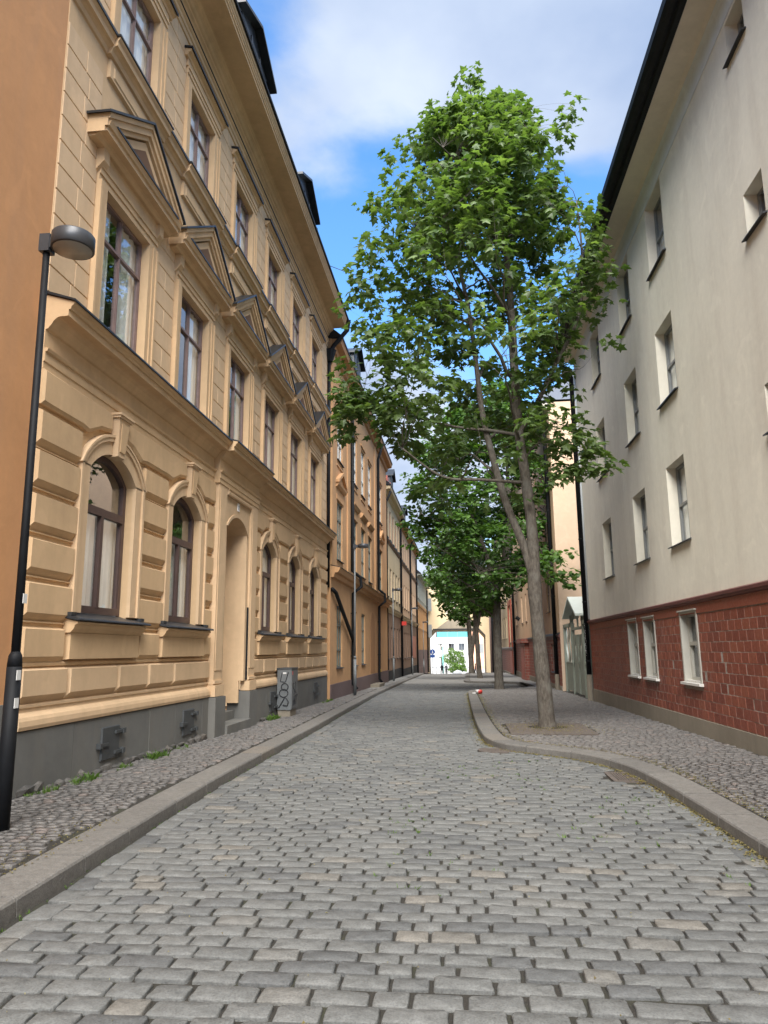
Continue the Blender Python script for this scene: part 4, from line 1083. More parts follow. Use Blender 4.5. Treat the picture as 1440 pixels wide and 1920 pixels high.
# right side beyond the gate
FR2 = Fr(4.42, -1, -.0102, 11.5)
r2 = house('apartment_house', 'peach stucco house with brick ground floor beyond the green gate', FR2, 33.4, 61.0, 13.0, 'peach',
           [(.55, 1.85, [(35.6, 36.9)], 'frame_mauve', 1, (.5,), None), (3.4, 5.2, [(36.4, 37.6), (42, 43.2), (48.4, 49.2), (51.4, 52.2), (56, 57.2)], 'frame_mauve', 2, (.5,), None), (6.5, 8.3, rowsof(36.4, 3.1, 8, 1.1), 'frame_mauve', 2, (.5,), None), (9.6, 11.3, rowsof(36.4, 3.1, 8, 1.1), 'frame_mauve', 2, (.5,), None)],
           (2.05, 'brick_far'), (.0, 'concrete'), ((2.05, 2.25, .08, 'belt_red'),), (.4, .3), 'soffit', side=False)
m = MB(End(33.4)); m.box(right_wall(33.4)+.002, 12, -.3, 0, -.4, 13.2); m.build('side_wall', 'peach_pale', r2)
m = MB(End(33.4)); m.pw([(right_wall(33.4)-.3, 13.1), (right_wall(33.4)-.3, 13.3), (8.5, 16.2), (12, 16.2), (12, 13.1)], -.35, .05); m.build('gable', 'roof_grey', r2)
xr2 = right_wall(34.3)
downpipe(r2, [(xr2-.35, 34.1, 12.8), (xr2-.12, 34.3, 12.0), (xr2-.11, 34.3, .5)], .09, 'black_metal', (2, 4, 6, 8), xr2)
m = MB(); m.tube([(xr2-.11, 34.3, .5), (xr2-.11, 34.3, -.3)], .1, 8); m.build('pipe_boot', 'concrete', r2)
m = MB(FR2); m.box(48.0, 51.2, 0, .28, -.4, 2.0); m.box(47.8, 51.4, 0, .5, 2.02, 2.3); m.build('porch', 'brick_far', r2)
m = MB(FR2); m.box(48.6, 50.6, .28, .29, -.3, 1.75); m.build('door', 'frame_red', r2)
downpipe(r2, [(right_wall(58)-.1, 58.6, 12.5), (right_wall(58)-.1, 58.6, -.3)], .1, 'black_metal', (2, 5), right_wall(58))
m = MB(FR2); m.tube([(50.5, .3, 3.6), (50.5, .55, 3.75)], .12, 8); m.build('wall_lamp', 'black_metal', r2)
r3 = house('apartment_house', 'tan house with a tall red framed glazed bay on the far right', FR2, 61.02, 78.0, 12.6, 'cream_far',
           [(2.2, 5.3, [(62.0, 64.5)], 'frame_red', 2, (.33, .66), None), (6.0, 8.0, rowsof(62, 3, 5, 1.2), 'frame_mauve', 2, (.5,), None), (9, 11, rowsof(62, 3, 5, 1.2), 'frame_mauve', 2, (.5,), None), (2.6, 4.6, rowsof(68, 3, 3, 1.2), 'frame_mauve', 2, (.5,), None)],
           (1.55, 'brick_far'), (-.35, 'concrete'), ((1.55, 1.75, .08, 'belt_red'),), (.4, .3), 'soffit')
m = MB(FR2); m.box(61.5, 65, 0, .1, 5.3, 5.7); m.box(61.4, 61.9, 0, .1, 1.8, 5.3); m.box(64.6, 65.1, 0, .1, 1.8, 5.3); m.box(61.9, 64.6, 0, .05, -.5, 1.5); m.build('bay_frame', 'frame_red', r3)
r4 = house('apartment_house', 'pale cream house with several downpipes before the archway on the right', FR2, 78.02, 99.5, 12.2, 'cream_far',
           [(1.8, 3.6, rowsof(80, 3, 6, 1.2), 'frame_grey', 2, (.5,), None), (5.2, 7.0, rowsof(80, 3, 6, 1.2), 'frame_grey', 2, (.5,), None), (8.4, 10.2, rowsof(80, 3, 6, 1.2), 'frame_grey', 2, (.5,), None)],
           (.9, 'grey_green'), None, (), (.4, .3), 'soffit')
for yy, mt in ((78.3, 'galv'), (82.5, 'black_metal'), (88, 'galv'), (93, 'black_metal'), (98.5, 'plinth_red')):
    downpipe(r4, [(right_wall(yy)-.14, yy, 11.9), (right_wall(yy)-.14, yy, pave(yy))], .13, mt)

# house over the street with the archway
FA = End(100.0)
ah = thing('archway_house', 'cream house built across the street end over a wide archway', 'house', (-1, 100, ground(100)))
z0 = -2.6
m = MB(FA); XL_, XR_ = -5.4, 3.9
top = 4.25
op = [(-5.02, z0), (-5.02, 3.35), (-4.15, 4.25), (1.95, 4.25), (2.75, 3.35), (2.75, z0)]
m.pw([(XL_, z0), (-5.02, z0), (-5.02, 3.35), (-4.15, 4.25), (-4.15, 11), (XL_, 11)], -9, 0)
m.pw([(-4.15, 4.25), (1.95, 4.25), (1.95, 11), (-4.15, 11)], -9, 0)
m.pw([(1.95, 4.25), (2.75, 3.35), (2.75, z0), (XR_, z0), (XR_, 11), (1.95, 11)], -9, 0)
m.build('wall', 'cream_far', ah)
m = MB(FA); m.pw([(-4.0, 4.28), (1.8, 4.28), (1.1, 5.6), (-2.2, 5.6)], 0, .05); m.build('arch_shade', 'concrete', ah)  # shade of the shallow arch above the opening, put in as a grey trapezoid
m = MB(FA)
for a, b in zip(op[1:], op[2:]):
    pass
for (a, b), (c, d) in (((-5.02, 3.35), (-4.15, 4.25)), ((-4.15, 4.25), (1.95, 4.25)), ((1.95, 4.25), (2.75, 3.35))): m.pw([(a, b), (c, d), (c, d+.22), (a, b+.22)], .0, .07)
m.build('arch_trim', 'plinth_black', ah)
for a in (-2.4, 1.2):
    window(FA, ah, a, a+1.2, 6.2, 8.0, .04, 'frame_white', 2, (.5,), .06, None, None, .04)
m = MB(FA); m.pw([(XL_-.3, 11), (XR_+.3, 11), (XR_+.3, 11.3), (XL_-.3, 11.3)], -9.3, .3); m.build('eaves_cornice', 'soffit', ah)
m = MB(); m.add([(XL_-.3, 99.7, 11.3), (XR_+.3, 99.7, 11.3), (XR_+.3, 104.5, 15.5), (XL_-.3, 104.5, 15.5), (XL_-.3, 109.3, 11.3), (XR_+.3, 109.3, 11.3)], [(0, 1, 2, 3), (3, 2, 5, 4), (0, 3, 4), (1, 5, 2)]); m.build('roof', 'roof_grey', ah)

# the bright square beyond the archway
zf = ground(116)
tag(strip('square_paving', lambda y: -30, lambda y: 30, lambda y: (ground(y) if y < 116 else zf)+.012, 'bright_paving', [109.4, 112, 116, 120, 135, 150]), kind='structure')
FW = End(150.0)
wb = thing('white_building', 'bright white modern building with turquoise top glazing seen through the archway', 'building', (-1, 150, zf))
wops = [(-5.35+2.05*i, -4.2+2.05*i, z, z+1.35) for i in range(3) for z in (-1.05, 1.58)]
m = MB(FW); wall_panel(m, -5.7, .9, zf-.5, 4.2, wops, 0, .25); m.quad((-5.7, 0, zf-.5), (-5.7, -9, zf-.5), (-5.7, -9, 8), (-5.7, 0, 8)); m.quad((.9, 0, zf-.5), (.9, -9, zf-.5), (.9, -9, 8), (.9, 0, 8)); m.quad((-5.7, 0, 5.5), (.9, 0, 5.5), (.9, 0, 14), (-5.7, 0, 14)); m.build('wall', 'white_wall', wb, recalc=False)
for a, b, c, d in wops: window(FW, wb, a, b, c, d, -.12, 'frame_grey', 2, (), .07, None, 'sides' if a < -4 else None)
for i in range(3):
    m = MB(FW); m.box(-5.5+2.05*i, -5.5+2.05*i+1.95, -.12, -.06, 4.2, 5.5); m.build('glazing', 'turquoise', wb)
m = MB(FW); m.box(-9.5, -5.72, -6, -.9, zf-.5, 12); m.build('side_wing', 'white_wall', wb)
ow = thing('pink_building', 'salmon pink building beside the white one beyond the archway', 'building', (6, 151, zf))
m = MB(End(148.0)); m.box(1.35, 12, -8, 0, zf-.5, 12); m.build('wall', 'pink_wall', ow)
m = MB(End(148.0))
for k in range(3): m.box(2.6+2.2*k, 3.6+2.2*k, 0, .03, 1.0, 2.8)
m.build('window', 'frame_grey', ow)
# ------------------------------------------------------------------ street lamps
def street_lamp(x, y, h, label, black, tilt=0., head='disc'):
    g = pave(y); r = thing('street_lamp', label, 'street lamp', (x, y, g), 'lamp posts along the left pavement')
    pm = 'black_metal' if black else 'galv'
    m = MB(); m.tube([(x, y, g-.03), (x, y, g+1.42)], [.070, .068], 14); m.tube([(x, y, g+1.42), (x, y, g+1.52), (x, y, g+1.56)], [.068, .06, .04], 14); m.build('base', pm, r, True)
    m = MB(); m.tube([(x, y, g+1.5), (x+tilt*.3, y, g+h*.5), (x+tilt, y, g+h)], [.042, .038, .034], 12); m.build('pole', pm, r, True)
    x += tilt; z = g+h
    m = MB(); m.box(x-.055, x+.055, y-.06, y+.06, z-.16, z+.03); m.box(x+.05, x+.14, y-.05, y+.05, z-.12, z-.01); m.build('bracket', 'lamp_grey' if not black else 'lamp_grey', r)
    if head == 'disc':
        c = (x+.285, y, z)
        m = MB(); m.lathe([(.205, -.145), (.212, -.14), (.212, .0), (.20, .015), (.05, .02)], c, 32); hd = m.build('lamp_head', 'lamp_grey', r, True)
        m = MB(); m.lathe([(.19, -.147), (.19, -.15), (.02, -.158)], c, 32); m.build('diffuser', 'lens', hd, True)
    else:
        m = MB(); m.lathe([(.21, -.13), (.22, -.12), (.22, .0), (.2, .02), (.02, .03)], (x+.36, y, z), 20); hd = m.build('lamp_head', 'lamp_grey', r, True)
        m = MB(); m.lathe([(.19, -.132), (.19, -.136), (.02, -.14)], (x+.36, y, z), 20); m.build('diffuser', 'lens', hd, True)
        m = MB(); m.box(x+.05, x+.2, y-.03, y+.03, z-.09, z-.02); m.build('arm', 'lamp_grey', r)
    return r
L0 = street_lamp(-4.15, 6.5, 5.76, 'black lamp post with round head at the left picture edge', True, -.03)
m = MB(); z = pave(6.5)
for zz, a in ((1.30, .3), (1.05, .5), (2.0, .2)): m.box(-4.087, -4.080, 6.44, 6.5, z+zz, z+zz+.09)
m.build('sticker', 'ink_white', L0)
street_lamp(-4.45, 29.9, 6.1, 'grey galvanised lamp post in front of the orange house', False, head='x')
street_lamp(-4.6, 47.9, 5.9, 'grey lamp post in front of the cream house with red window frames', False, head='x')
street_lamp(-4.6, 65.1, 5.8, 'distant grey lamp post before the pale peach house', False, head='x')
street_lamp(-4.6, 83.0, 5.7, 'farthest small lamp post before the brown orange house', False, head='x')

# ------------------------------------------------------------------ utility cabinet with scrawls
ux0, ux1, uy0, uy1 = -4.90, -4.52, 19.15, 19.85
ug = pave(19.5)
uc = thing('utility_cabinet', 'grey metal utility cabinet covered in black graffiti against the ochre house', 'cabinet', ((ux0+ux1)/2, (uy0+uy1)/2, ug))
m = MB(); m.box(ux0+.02, ux1-.03, uy0+.03, uy1-.03, ug-.05, ug+.17); m.build('foot', 'concrete', uc)
m = MB(); m.box(ux0, ux1, uy0, uy1, ug+.17, ug+1.20); bd = m.build('body', 'galv', uc)
m = MB(); m.box(ux0-.015, ux1+.02, uy0-.015, uy1+.015, ug+1.202, ug+1.235); m.build('lid', 'hatch', uc)
for a, b in ((uy0+.02, (uy0+uy1)/2-.005), ((uy0+uy1)/2+.005, uy1-.02)):
    m = MB(); m.box(ux1, ux1+.012, a, b, ug+.2, ug+1.17); m.build('door', 'galv', uc)
m = MB(); m.box(ux1+.012, ux1+.03, 19.46, 19.49, ug+.66, ug+.76); m.build('handle', 'hatch', uc)
def scrawl(pts, face, r=.011, mat='ink'):           # pts in (a, z) on one face of the cabinet, a 0..1
    m = MB(); P = []
    for a, z in pts:
        P.append((ux0+.04+a*(ux1-ux0-.08), uy0-.004, ug+.17+z) if face == 0 else (ux1+.014, uy0+.05+a*(uy1-uy0-.1), ug+.17+z))
    Q = []
    for p, q in zip(P, P[1:]): Q += [Vector(p).lerp(Vector(q), k/3) for k in range(3)]
    m.tube(Q+[Vector(P[-1])], r, 5); m.build('graffiti', mat, uc)
def loop(cx, cz, rx, rz, a0=0, a1=360, n=14): return [(cx+rx*math.cos(R(a0+(a1-a0)*i/n)), cz+rz*math.sin(R(a0+(a1-a0)*i/n))) for i in range(n+1)]
scrawl([(.3, .95), (.15, .72), (.6, .70), (.85, .95)], 0)
scrawl(loop(.55, .58, .3, .09, -90, 250)+loop(.45, .42, .38, .10, 90, 450), 0, .013)
scrawl([(.05, .05), (.35, .2), (.6, .33), (.9, .2), (.8, .1), (.4, .12)], 0, .016)
scrawl(loop(.25, .60, .13, .07, 60, 270)+loop(.25, .45, .13, .07, 90, -90), 1)
scrawl([(.55, .70), (.55, .42), (.75, .42)], 1)
scrawl([(.1, .1), (.2, .32), (.3, .1), (.42, .32), (.5, .12)], 1); scrawl([(.5, .33), (.95, .36)], 1, .014); scrawl([(.72, .34), (.70, .12)], 1)
m = MB(); m.box(ux0+.15, ux0+.24, uy0-.004, uy0-.002, ug+1.08, ug+1.12); m.build('sticker', 'ink_white', uc)
m = MB(); m.box(ux1+.013, ux1+.016, uy0+.05, uy0+.12, ug+1.05, ug+1.15); m.build('sticker', 'red', uc)

# ------------------------------------------------------------------ iron in the ground
g = ground(10.5)
dg = thing('drain_grate', 'square rusty storm drain cover beside the curved right kerb', 'drain cover', (2.06, 10.5, g-.02))
m = MB(); a, b, c, d = DRAIN
for q in ((a, b, c, c+.05), (a, b, d-.05, d), (a, a+.05, c+.05, d-.05), (b-.05, b, c+.05, d-.05)): m.box(q[0], q[1], q[2], q[3], g-.03, g+.006)
m.build('frame', 'rust', dg)
for k in range(9): x = a+.05+(b-a-.1)*k/9; m = MB(); m.box(x+.004, x+.028, c+.05, d-.05, g-.03, g+.0); m.build('bar', 'rust', dg)
m = MB(); m.box(a+.05, b-.05, c+.05, d-.05, g-.05, g-.016); m.build('pit', 'joint', dg)
g = ground(13.36)
mh = thing('manhole_cover', 'round dark iron manhole cover near the kerb nose', 'manhole cover', (.53, 13.36, g-.02))
m = MB(); m.lathe([(.36, -.03), (.36, .004), (.33, .006), (.325, -.004)], (.53, 13.36, g), 28); m.build('rim', 'rust', mh)
m = MB(); m.lathe([(.322, -.03), (.322, .0), (.30, .003), (.02, .004)], (.53, 13.36, g), 28)
for k in range(-4, 5):
    w = math.sqrt(max(0, .28**2-(k*.06)**2)); m.box(.53-w, .53+w, 13.36+k*.06-.012, 13.36+k*.06+.012, g+.003, g+.009)
m.build('lid', 'rust', mh)
def tree_plate(x0, x1, y0, y1, cx, cy, label):
    g = pave((y0+y1)/2); r = thing('tree_grate', label, 'tree grate', (cx, cy, g-.02))
    for s in (0, 1):
        m = MB(); A = [(cx+.42*math.cos(q), cy+.42*math.sin(q)) for q in np.linspace(-math.pi/2, math.pi/2, 12)] if s else [(cx-.42*math.cos(q), cy-.42*math.sin(q)) for q in np.linspace(-math.pi/2, math.pi/2, 12)]
        if s: poly = [(x1, y1), (x1, y0), (cx+.005, y0)]; P = [(cx+.005, y0)]+A+[(cx+.005, y1), (x1, y1), (x1, y0)]
        else: P = [(cx-.005, y1)]+A+[(cx-.005, y0), (x0, y0), (x0, y1)]
        n = len(P); m.add([(x, y, pave(y)-.03) for x, y in P]+[(x, y, pave(y)+.012) for x, y in P], [tuple(range(n)), tuple(range(2*n-1, n-1, -1))]+[(i, (i+1) % n, n+(i+1) % n, n+i) for i in range(n)])
        m.build('plate', 'rust', r)
    m = MB(); m.lathe([(.44, -.03), (.44, -.004), (.02, .0)], (cx, cy, g), 20); m.build('soil', 'joint', r)
tree_plate(PLATE[0], PLATE[1], PLATE[2], PLATE[3], 1.69, 16.3, 'rusty iron plate around the foot of the nearest tree')

# ------------------------------------------------------------------ trees
def leaf_template(detail):
    if detail: O = [(0, 0), (.20, -.10), (.50, .0), (.33, .20), (.56, .50), (.24, .50), (.0, 1.0), (-.24, .50), (-.56, .50), (-.33, .20), (-.50, .0), (-.20, -.10)]
    else: O = [(0, 0), (.46, .0), (.50, .48), (.0, 1.0), (-.50, .48), (-.46, .0)]
    V = [(x, y, -.22*abs(x)-.12*y*y) for x, y in O]+[(0, .33, .03)]
    n = len(O); return np.array(V), np.array([(i, (i+1) % n, n) for i in range(n)])
def make_tree(label, base, stems, env, nlimb, nclu, per, size, seed, detail=True, leafm='leaf', spread=.34, group='trees in a row along the right pavement', extra=(), roots=True, ry=1., dens=None):
    """stems: list of [(point, radius)...]; env: list of (z, xl, xr) for the crown outline at the tree's own distance"""
    r = np.random.default_rng(seed); bx, by, bz = base
    root = thing('tree', label, 'tree', base, group)
    tr = MB(); nodes = []                            # (point, radius)
    for si, st in enumerate(stems):
        P = [Vector(p) for p, q in st]; Q = [q for p, q in st]; pts, rad = [], []
        for i in range(len(P)-1):
            p0, p1, p2, p3 = P[max(i-1, 0)], P[i], P[i+1], P[min(i+2, len(P)-1)]
            n = max(3, int((p2-p1).length/.22))
            for k in range(n):
                q = k/n; c = .5*((2*p1)+(p2-p0)*q+(2*p0-5*p1+4*p2-p3)*q*q+(3*p1-p0-3*p2+p3)*q**3)
                rr = Q[i]+(Q[i+1]-Q[i])*q
                pts.append(c); rad.append(rr*(1+.13*mnoise.noise(Vector((c.z*1.9, si*3.1, seed)))+.06*mnoise.noise(Vector((c.z*6, si*3.1, seed+5)))))
        pts.append(P[-1]); rad.append(Q[-1])
        tr.tube(pts, rad, 14 if si == 0 else 10)
        nodes += list(zip(pts, rad))
    tr.build('trunk', 'bark', root, True)
    Z = np.array([e[0] for e in env]); XL = np.array([e[1] for e in env]); XR = np.array([e[2] for e in env])
    o_ = np.argsort(Z); Z, XL, XR = Z[o_], XL[o_], XR[o_]
    def shell(z): a, b = np.interp(z, Z, XL), np.interp(z, Z, XR); return (a+b)/2, max(.05, (b-a)/2)
    zlo, zhi = Z[0], Z[-1]
    br = MB(); limb_nodes = [(p, q) for p, q in nodes if p.z > zlo-.6]
    stemn = [(p, q) for p, q in nodes if p.z > bz+2.2]
    for k in range(nlimb):
        f = (k+.5)/nlimb; z = zlo+(zhi-zlo)*(.04+.92*f); az = k*2.39996+r.normal(0, .25)
        c, h = shell(z); e = Vector((c+.88*h*math.cos(az), by+.88*min(h*ry, 2.8)*math.sin(az), z))
        best = min(stemn, key=lambda n: (n[0]-e).length+1.6*max(0, n[0].z-(e.z-.55*math.hypot(n[0].x-e.x, n[0].y-e.y)))+.4*max(0, e.z-n[0].z-2.5))
        s, q = best; L = (e-s).length
        if L < .5: continue
        mid = s.lerp(e, .5)+Vector((r.normal(0, .12), r.normal(0, .12), .10*L)); q1 = min(q*.6, .012+.012*L)
        pts = [(1-t)**2*s+2*t*(1-t)*mid+t*t*e for t in np.linspace(0, 1, 9)]
        pts = [p+Vector((r.normal(0, .03), r.normal(0, .03), r.normal(0, .02)))*(0 < i < 8) for i, p in enumerate(pts)]
        rad = [q1*(1-.86*t) for t in np.linspace(0, 1, 9)]
        br.tube(pts, rad, 6); limb_nodes += list(zip(pts[2:], rad[2:]))
    LP = np.array([tuple(p) for p, q in limb_nodes]); LQ = [q for p, q in limb_nodes]
    C, D = [], []
    tries = 0
    wz = np.array([shell(z)[1] for z in np.linspace(zlo, zhi, 60)]); wz = wz**1.35
    if dens is not None: wz = wz*np.interp(np.linspace(zlo, zhi, 60), [d[0] for d in dens], [d[1] for d in dens])
    wz = wz/wz.sum()
    while len(C) < nclu and tries < nclu*12:
        tries += 1
        z = np.linspace(zlo, zhi, 60)[r.choice(60, p=wz)]+r.uniform(-.1, .1); c, h = shell(z)
        a = r.uniform(0, 2*np.pi); q = r.uniform(0, 1)**.42
        lob = 1+.30*mnoise.noise(Vector((math.cos(a)*1.6+seed, math.sin(a)*1.6, z*.75)))
        p = np.array([c+q*h*lob*math.cos(a)*.96, by+q*min(h*ry, 2.9)*lob*math.sin(a), z])
        if mnoise.noise(Vector((p[0]*.62+seed*1.3, p[1]*.62, p[2]*.80))) < (-.14 if z > zlo+.62*(zhi-zlo) else .0) and r.uniform() < .94: continue
        C.append(p)
    for p in extra: C.append(np.array(p))
    for p in C:
        d = np.linalg.norm(LP-p, axis=1)+.5*np.maximum(0, LP[:, 2]-p[2]); i = int(np.argmin(d)); s = Vector(LP[i]); e = Vector(p); L = (e-s).length
        D.append((e-s).normalized() if L > .05 else Vector((0, 0, 1)))
        if L > .12:
            mid = s.lerp(e, .55)+Vector((0, 0, .10*L)); q = min(LQ[i]*.7, .006+.004*L)
            pts = [(1-t)**2*s+2*t*(1-t)*mid+t*t*e for t in (0, .33, .66, 1)]
            br.tube(pts, [q, q*.8, q*.6, .003], 4, False)
    br.build('branches', 'bark', root, True, recalc=False)
    T, TF = leaf_template(detail)
    n = len(C)*per
    C = np.repeat(np.array(C), per, 0); D = np.repeat(np.array([tuple(d) for d in D]), per, 0)
    off = r.normal(0, 1, (n, 3)); off /= np.linalg.norm(off, axis=1)[:, None]; off *= (r.uniform(0, 1, (n, 1))**.45)*spread; off[:, 2] *= .62
    pos = C+off
    # blades point outwards and droop; their faces look up and out
    tip = off/np.maximum(np.linalg.norm(off, axis=1)[:, None], .01)*.8+D*.35+r.normal(0, .45, (n, 3)); tip[:, 2] = tip[:, 2]*.4-.42
    tip /= np.linalg.norm(tip, axis=1)[:, None]
    nor = np.stack([off[:, 0]*.8, off[:, 1]*.8, np.full(n, 1.0)], 1)+r.normal(0, .38, (n, 3))
    nor -= tip*np.sum(nor*tip, 1)[:, None]; nor /= np.linalg.norm(nor, axis=1)[:, None]
    sid = np.cross(tip, nor)
    S = size*r.uniform(.5, 1.25, n)
    P = pos[:, None, :]+S[:, None, None]*(T[None, :, 0, None]*sid[:, None, :]+T[None, :, 1, None]*tip[:, None, :]+T[None, :, 2, None]*nor[:, None, :])
    FF = (TF[None]+(np.arange(n)*len(T))[:, None, None]).reshape(-1, 3)
    np_mesh('crown', P.reshape(-1, 3), FF, leafm, root)
    return root
def env_px(rows, Y): return [(on_y((a+b)/2, y, Y).z, on_y(a, y, Y).x, on_y(b, y, Y).x) for y, a, b in rows]
def stem_px(pts, Y, dy=None):
    return [((lambda v: (v.x, v.y+(dy[i] if dy else 0), v.z))(on_y(p[0], p[1], Y)), p[2]) for i, p in enumerate(pts)]
T1 = 16.3; b1 = (1.69, T1, pave(T1)-.03)
st1 = [[((1.69, T1, pave(T1)-.1), .235), ((1.68, T1, pave(T1)+.12), .185)]+stem_px([(1018, 1270, .150), (1009, 1180, .145), (1003, 1110, .145), (998, 1000, .122), (986, 900, .115), (973, 810, .105), (965, 700, .10), (959, 600, .09), (952, 500, .072), (935, 380, .05), (905, 270, .032), (882, 170, .012)], T1),
       stem_px([(1001, 1090, .10), (985, 1030, .098), (950, 940, .088), (925, 850, .08), (905, 760, .07), (893, 660, .06), (878, 550, .05), (850, 430, .035), (820, 320, .015)], T1, [0, .05, .2, .35, .5, .6, .7, .8, .8]),
       stem_px([(971, 815, .06), (1000, 770, .055), (1040, 690, .045), (1080, 605, .036), (1085, 500, .026), (1075, 400, .012)], T1, [0, -.1, -.25, -.4, -.5, -.5]),
       stem_px([(985, 905, .04), (900, 905, .036), (830, 905, .03), (760, 860, .018)], T1, [0, -.3, -.6, -.9]),
       stem_px([(968, 815, .045), (920, 800, .04), (850, 790, .03), (720, 755, .016), (650, 735, .008)], T1, [0, .3, .4, .5, .5])]
env1 = env_px([(150, 862, 902), (190, 828, 955), (250, 775, 1025), (350, 712, 1068), (420, 690, 1095), (480, 690, 1095), (540, 665, 1115), (620, 675, 1130), (680, 670, 1130), (740, 650, 1110), (800, 690, 1080), (860, 745, 1060), (930, 800, 1010)], T1)
ex = [tuple(on_y(x, y, T1-.4)) for x, y in ((872, 140), (878, 165), (868, 190), (1072, 195), (1068, 215), (1062, 235), (1055, 250), (1050, 268), (1100, 870), (1125, 878), (1140, 860), (1145, 880), (1120, 850), (1085, 880), (1070, 885), (640, 745), (655, 760), (668, 500), (672, 520), (655, 550), (645, 575), (690, 380), (1105, 380), (1115, 400), (1140, 560), (1140, 640))]
ex += [tuple(on_y(random.uniform(632, 760), random.gauss(765, 28), T1+random.uniform(-.6, 1.0))) for k in range(46)]+[tuple(on_y(random.uniform(1035, 1120), random.gauss(840, 35), T1+random.uniform(-.6, .6))) for k in range(22)]
make_tree('tall maple nearest the camera with forked trunk and dense leafy crown', b1, st1, env1, 54, 960, 14, .188, 11, True, 'leaf', .34, extra=ex, ry=.92, dens=[(4, .3), (6, .42), (8, .52), (10, .75), (12, 1.3), (15, 1.6)])
def row_tree(label, px, Y, pts, forks, env, nl, nc, per, size, seed, det=False, extra=()):
    x = on_y(px, 1280, Y).x; g = pave(Y)
    st = [[((x, Y, g-.1), pts[0][2]*1.35), ((x, Y, g+.15), pts[0][2]*1.12)]+stem_px(pts, Y)]+[stem_px(f, Y) for f in forks]
    return make_tree(label, (x, Y, g-.03), st, env_px(env, Y), nl, nc, per, size, seed, det, 'leaf_far', .42, extra=extra)
row_tree('second maple with straight dark trunk at the end of the kerbed island', 936, 35.3,
         [(934, 1240, .20), (932, 1160, .19), (933, 1100, .17), (948, 1040, .17), (955, 960, .12), (950, 860, .07), (945, 770, .03)],
         [[(933, 1100, .17), (918, 1060, .14), (890, 980, .10), (860, 900, .05)], [(940, 1080, .12), (985, 1020, .09), (1030, 960, .05)]],
         [(720, 880, 980), (780, 810, 1020), (850, 770, 1040), (920, 755, 1045), (980, 755, 1045), (1040, 775, 1040), (1090, 800, 1010), (1130, 830, 960)], 34, 1150, 14, .20, 21, extra=[tuple(on_y(random.uniform(985, 1084), 1035+random.uniform(0, 60), random.uniform(31.2, 32.6))) for k in range(26)])
row_tree('third maple with slender leaning trunk further down the right side', 900, 53.4,
         [(897, 1240, .17), (893, 1180, .155), (886, 1120, .13), (878, 1060, .12), (875, 1000, .06)], [[(893, 1190, .12), (905, 1120, .1), (915, 1050, .05)]],
         [(960, 840, 920), (1010, 800, 940), (1060, 795, 950), (1110, 805, 945), (1150, 830, 920)], 24, 600, 13, .24, 22)
row_tree('fourth maple with twin trunks near the archway', 885, 69.0,
         [(883, 1230, .24), (879, 1170, .2), (874, 1110, .14), (870, 1060, .08)], [[(883, 1235, .2), (891, 1170, .17), (893, 1110, .12), (890, 1060, .06)]],
         [(1030, 835, 905), (1075, 815, 925), (1115, 818, 930), (1150, 838, 910), (1172, 850, 895)], 18, 420, 12, .28, 23)

# small tree and bushes on the square
def bush(name, label, c, rx, rz, n, size, seed, stem=0):
    r = np.random.default_rng(seed); root = thing(name, label, 'tree' if stem else 'shrub', (c[0], c[1], zf))
    if stem:
        m = MB(); m.tube([(c[0], c[1], zf-.1), (c[0]+.1, c[1], c[2]-.3), (c[0], c[1], c[2]+rz*.5)], [.1, .08, .03], 8)
        for k in range(6): a = k*1.05; m.tube([(c[0]+.05, c[1], c[2]-.4), (c[0]+rx*.7*math.cos(a), c[1]+rx*.7*math.sin(a), c[2]+.3*rz)], [.05, .015], 5)
        m.build('trunk', 'bark', root, True)
    T, TF = leaf_template(False)
    d = r.normal(0, 1, (n, 3)); d /= np.linalg.norm(d, axis=1)[:, None]; d *= r.uniform(.3, 1, (n, 1))**.5*(1+.25*np.sin(d[:, :1]*5+d[:, 2:]*4))
    pos = np.array(c)+d*np.array([rx, rx, rz]); R3 = r.normal(0, 1, (n, 3, 3)); a = R3[:, 0]/np.linalg.norm(R3[:, 0], axis=1)[:, None]; b = np.cross(a, R3[:, 1]); b /= np.linalg.norm(b, axis=1)[:, None]; cc = np.cross(a, b)
    P = pos[:, None, :]+size*(T[None, :, 0, None]*a[:, None]+T[None, :, 1, None]*b[:, None]+T[None, :, 2, None]*cc[:, None])
    np_mesh('crown' if stem else 'foliage', P.reshape(-1, 3), (TF[None]+(np.arange(n)*len(T))[:, None, None]).reshape(-1, 3), 'grass', root)
q = on_y(853, 1233, 132); bush('small_tree', 'small light green tree in front of the white building', tuple(q), 2.0, 1.6, 1500, .19, 31, 1)
q = on_y(860, 1256, 128); bush('shrub', 'low green hedge at the foot of the white building', (q.x, 128, zf+.7), 1.5, .8, 700, .3, 32)

# ------------------------------------------------------------------ weeds, rubble, litter
def tufts(name, label, pts, mat, hmin, hmax, cat, blades=9, kind='stuff'):
    r = np.random.default_rng(len(pts)); V, F = [], []
    for x, y, z, s in pts:
        for k in range(blades):
            a = r.uniform(0, 6.28); q = r.uniform(0, .05)*s; h = r.uniform(hmin, hmax)*s; w = r.uniform(.004, .010)*s; l = r.uniform(.2, 1.0)*h
            bx, by = x+q*math.cos(a), y+q*math.sin(a); n = len(V)
            V += [(bx-w*math.sin(a), by+w*math.cos(a), z), (bx+w*math.sin(a), by-w*math.cos(a), z), (bx+l*.5*math.cos(a)+w*.7*math.sin(a), by+l*.5*math.sin(a), z+h*.7), (bx+l*math.cos(a), by+l*math.sin(a), z+h)]
            F += [(n, n+1, n+2), (n+2, n+3, n)]
    o = np_mesh(name, V, F, mat); tag(o, label, cat, kind=kind)
pts = []
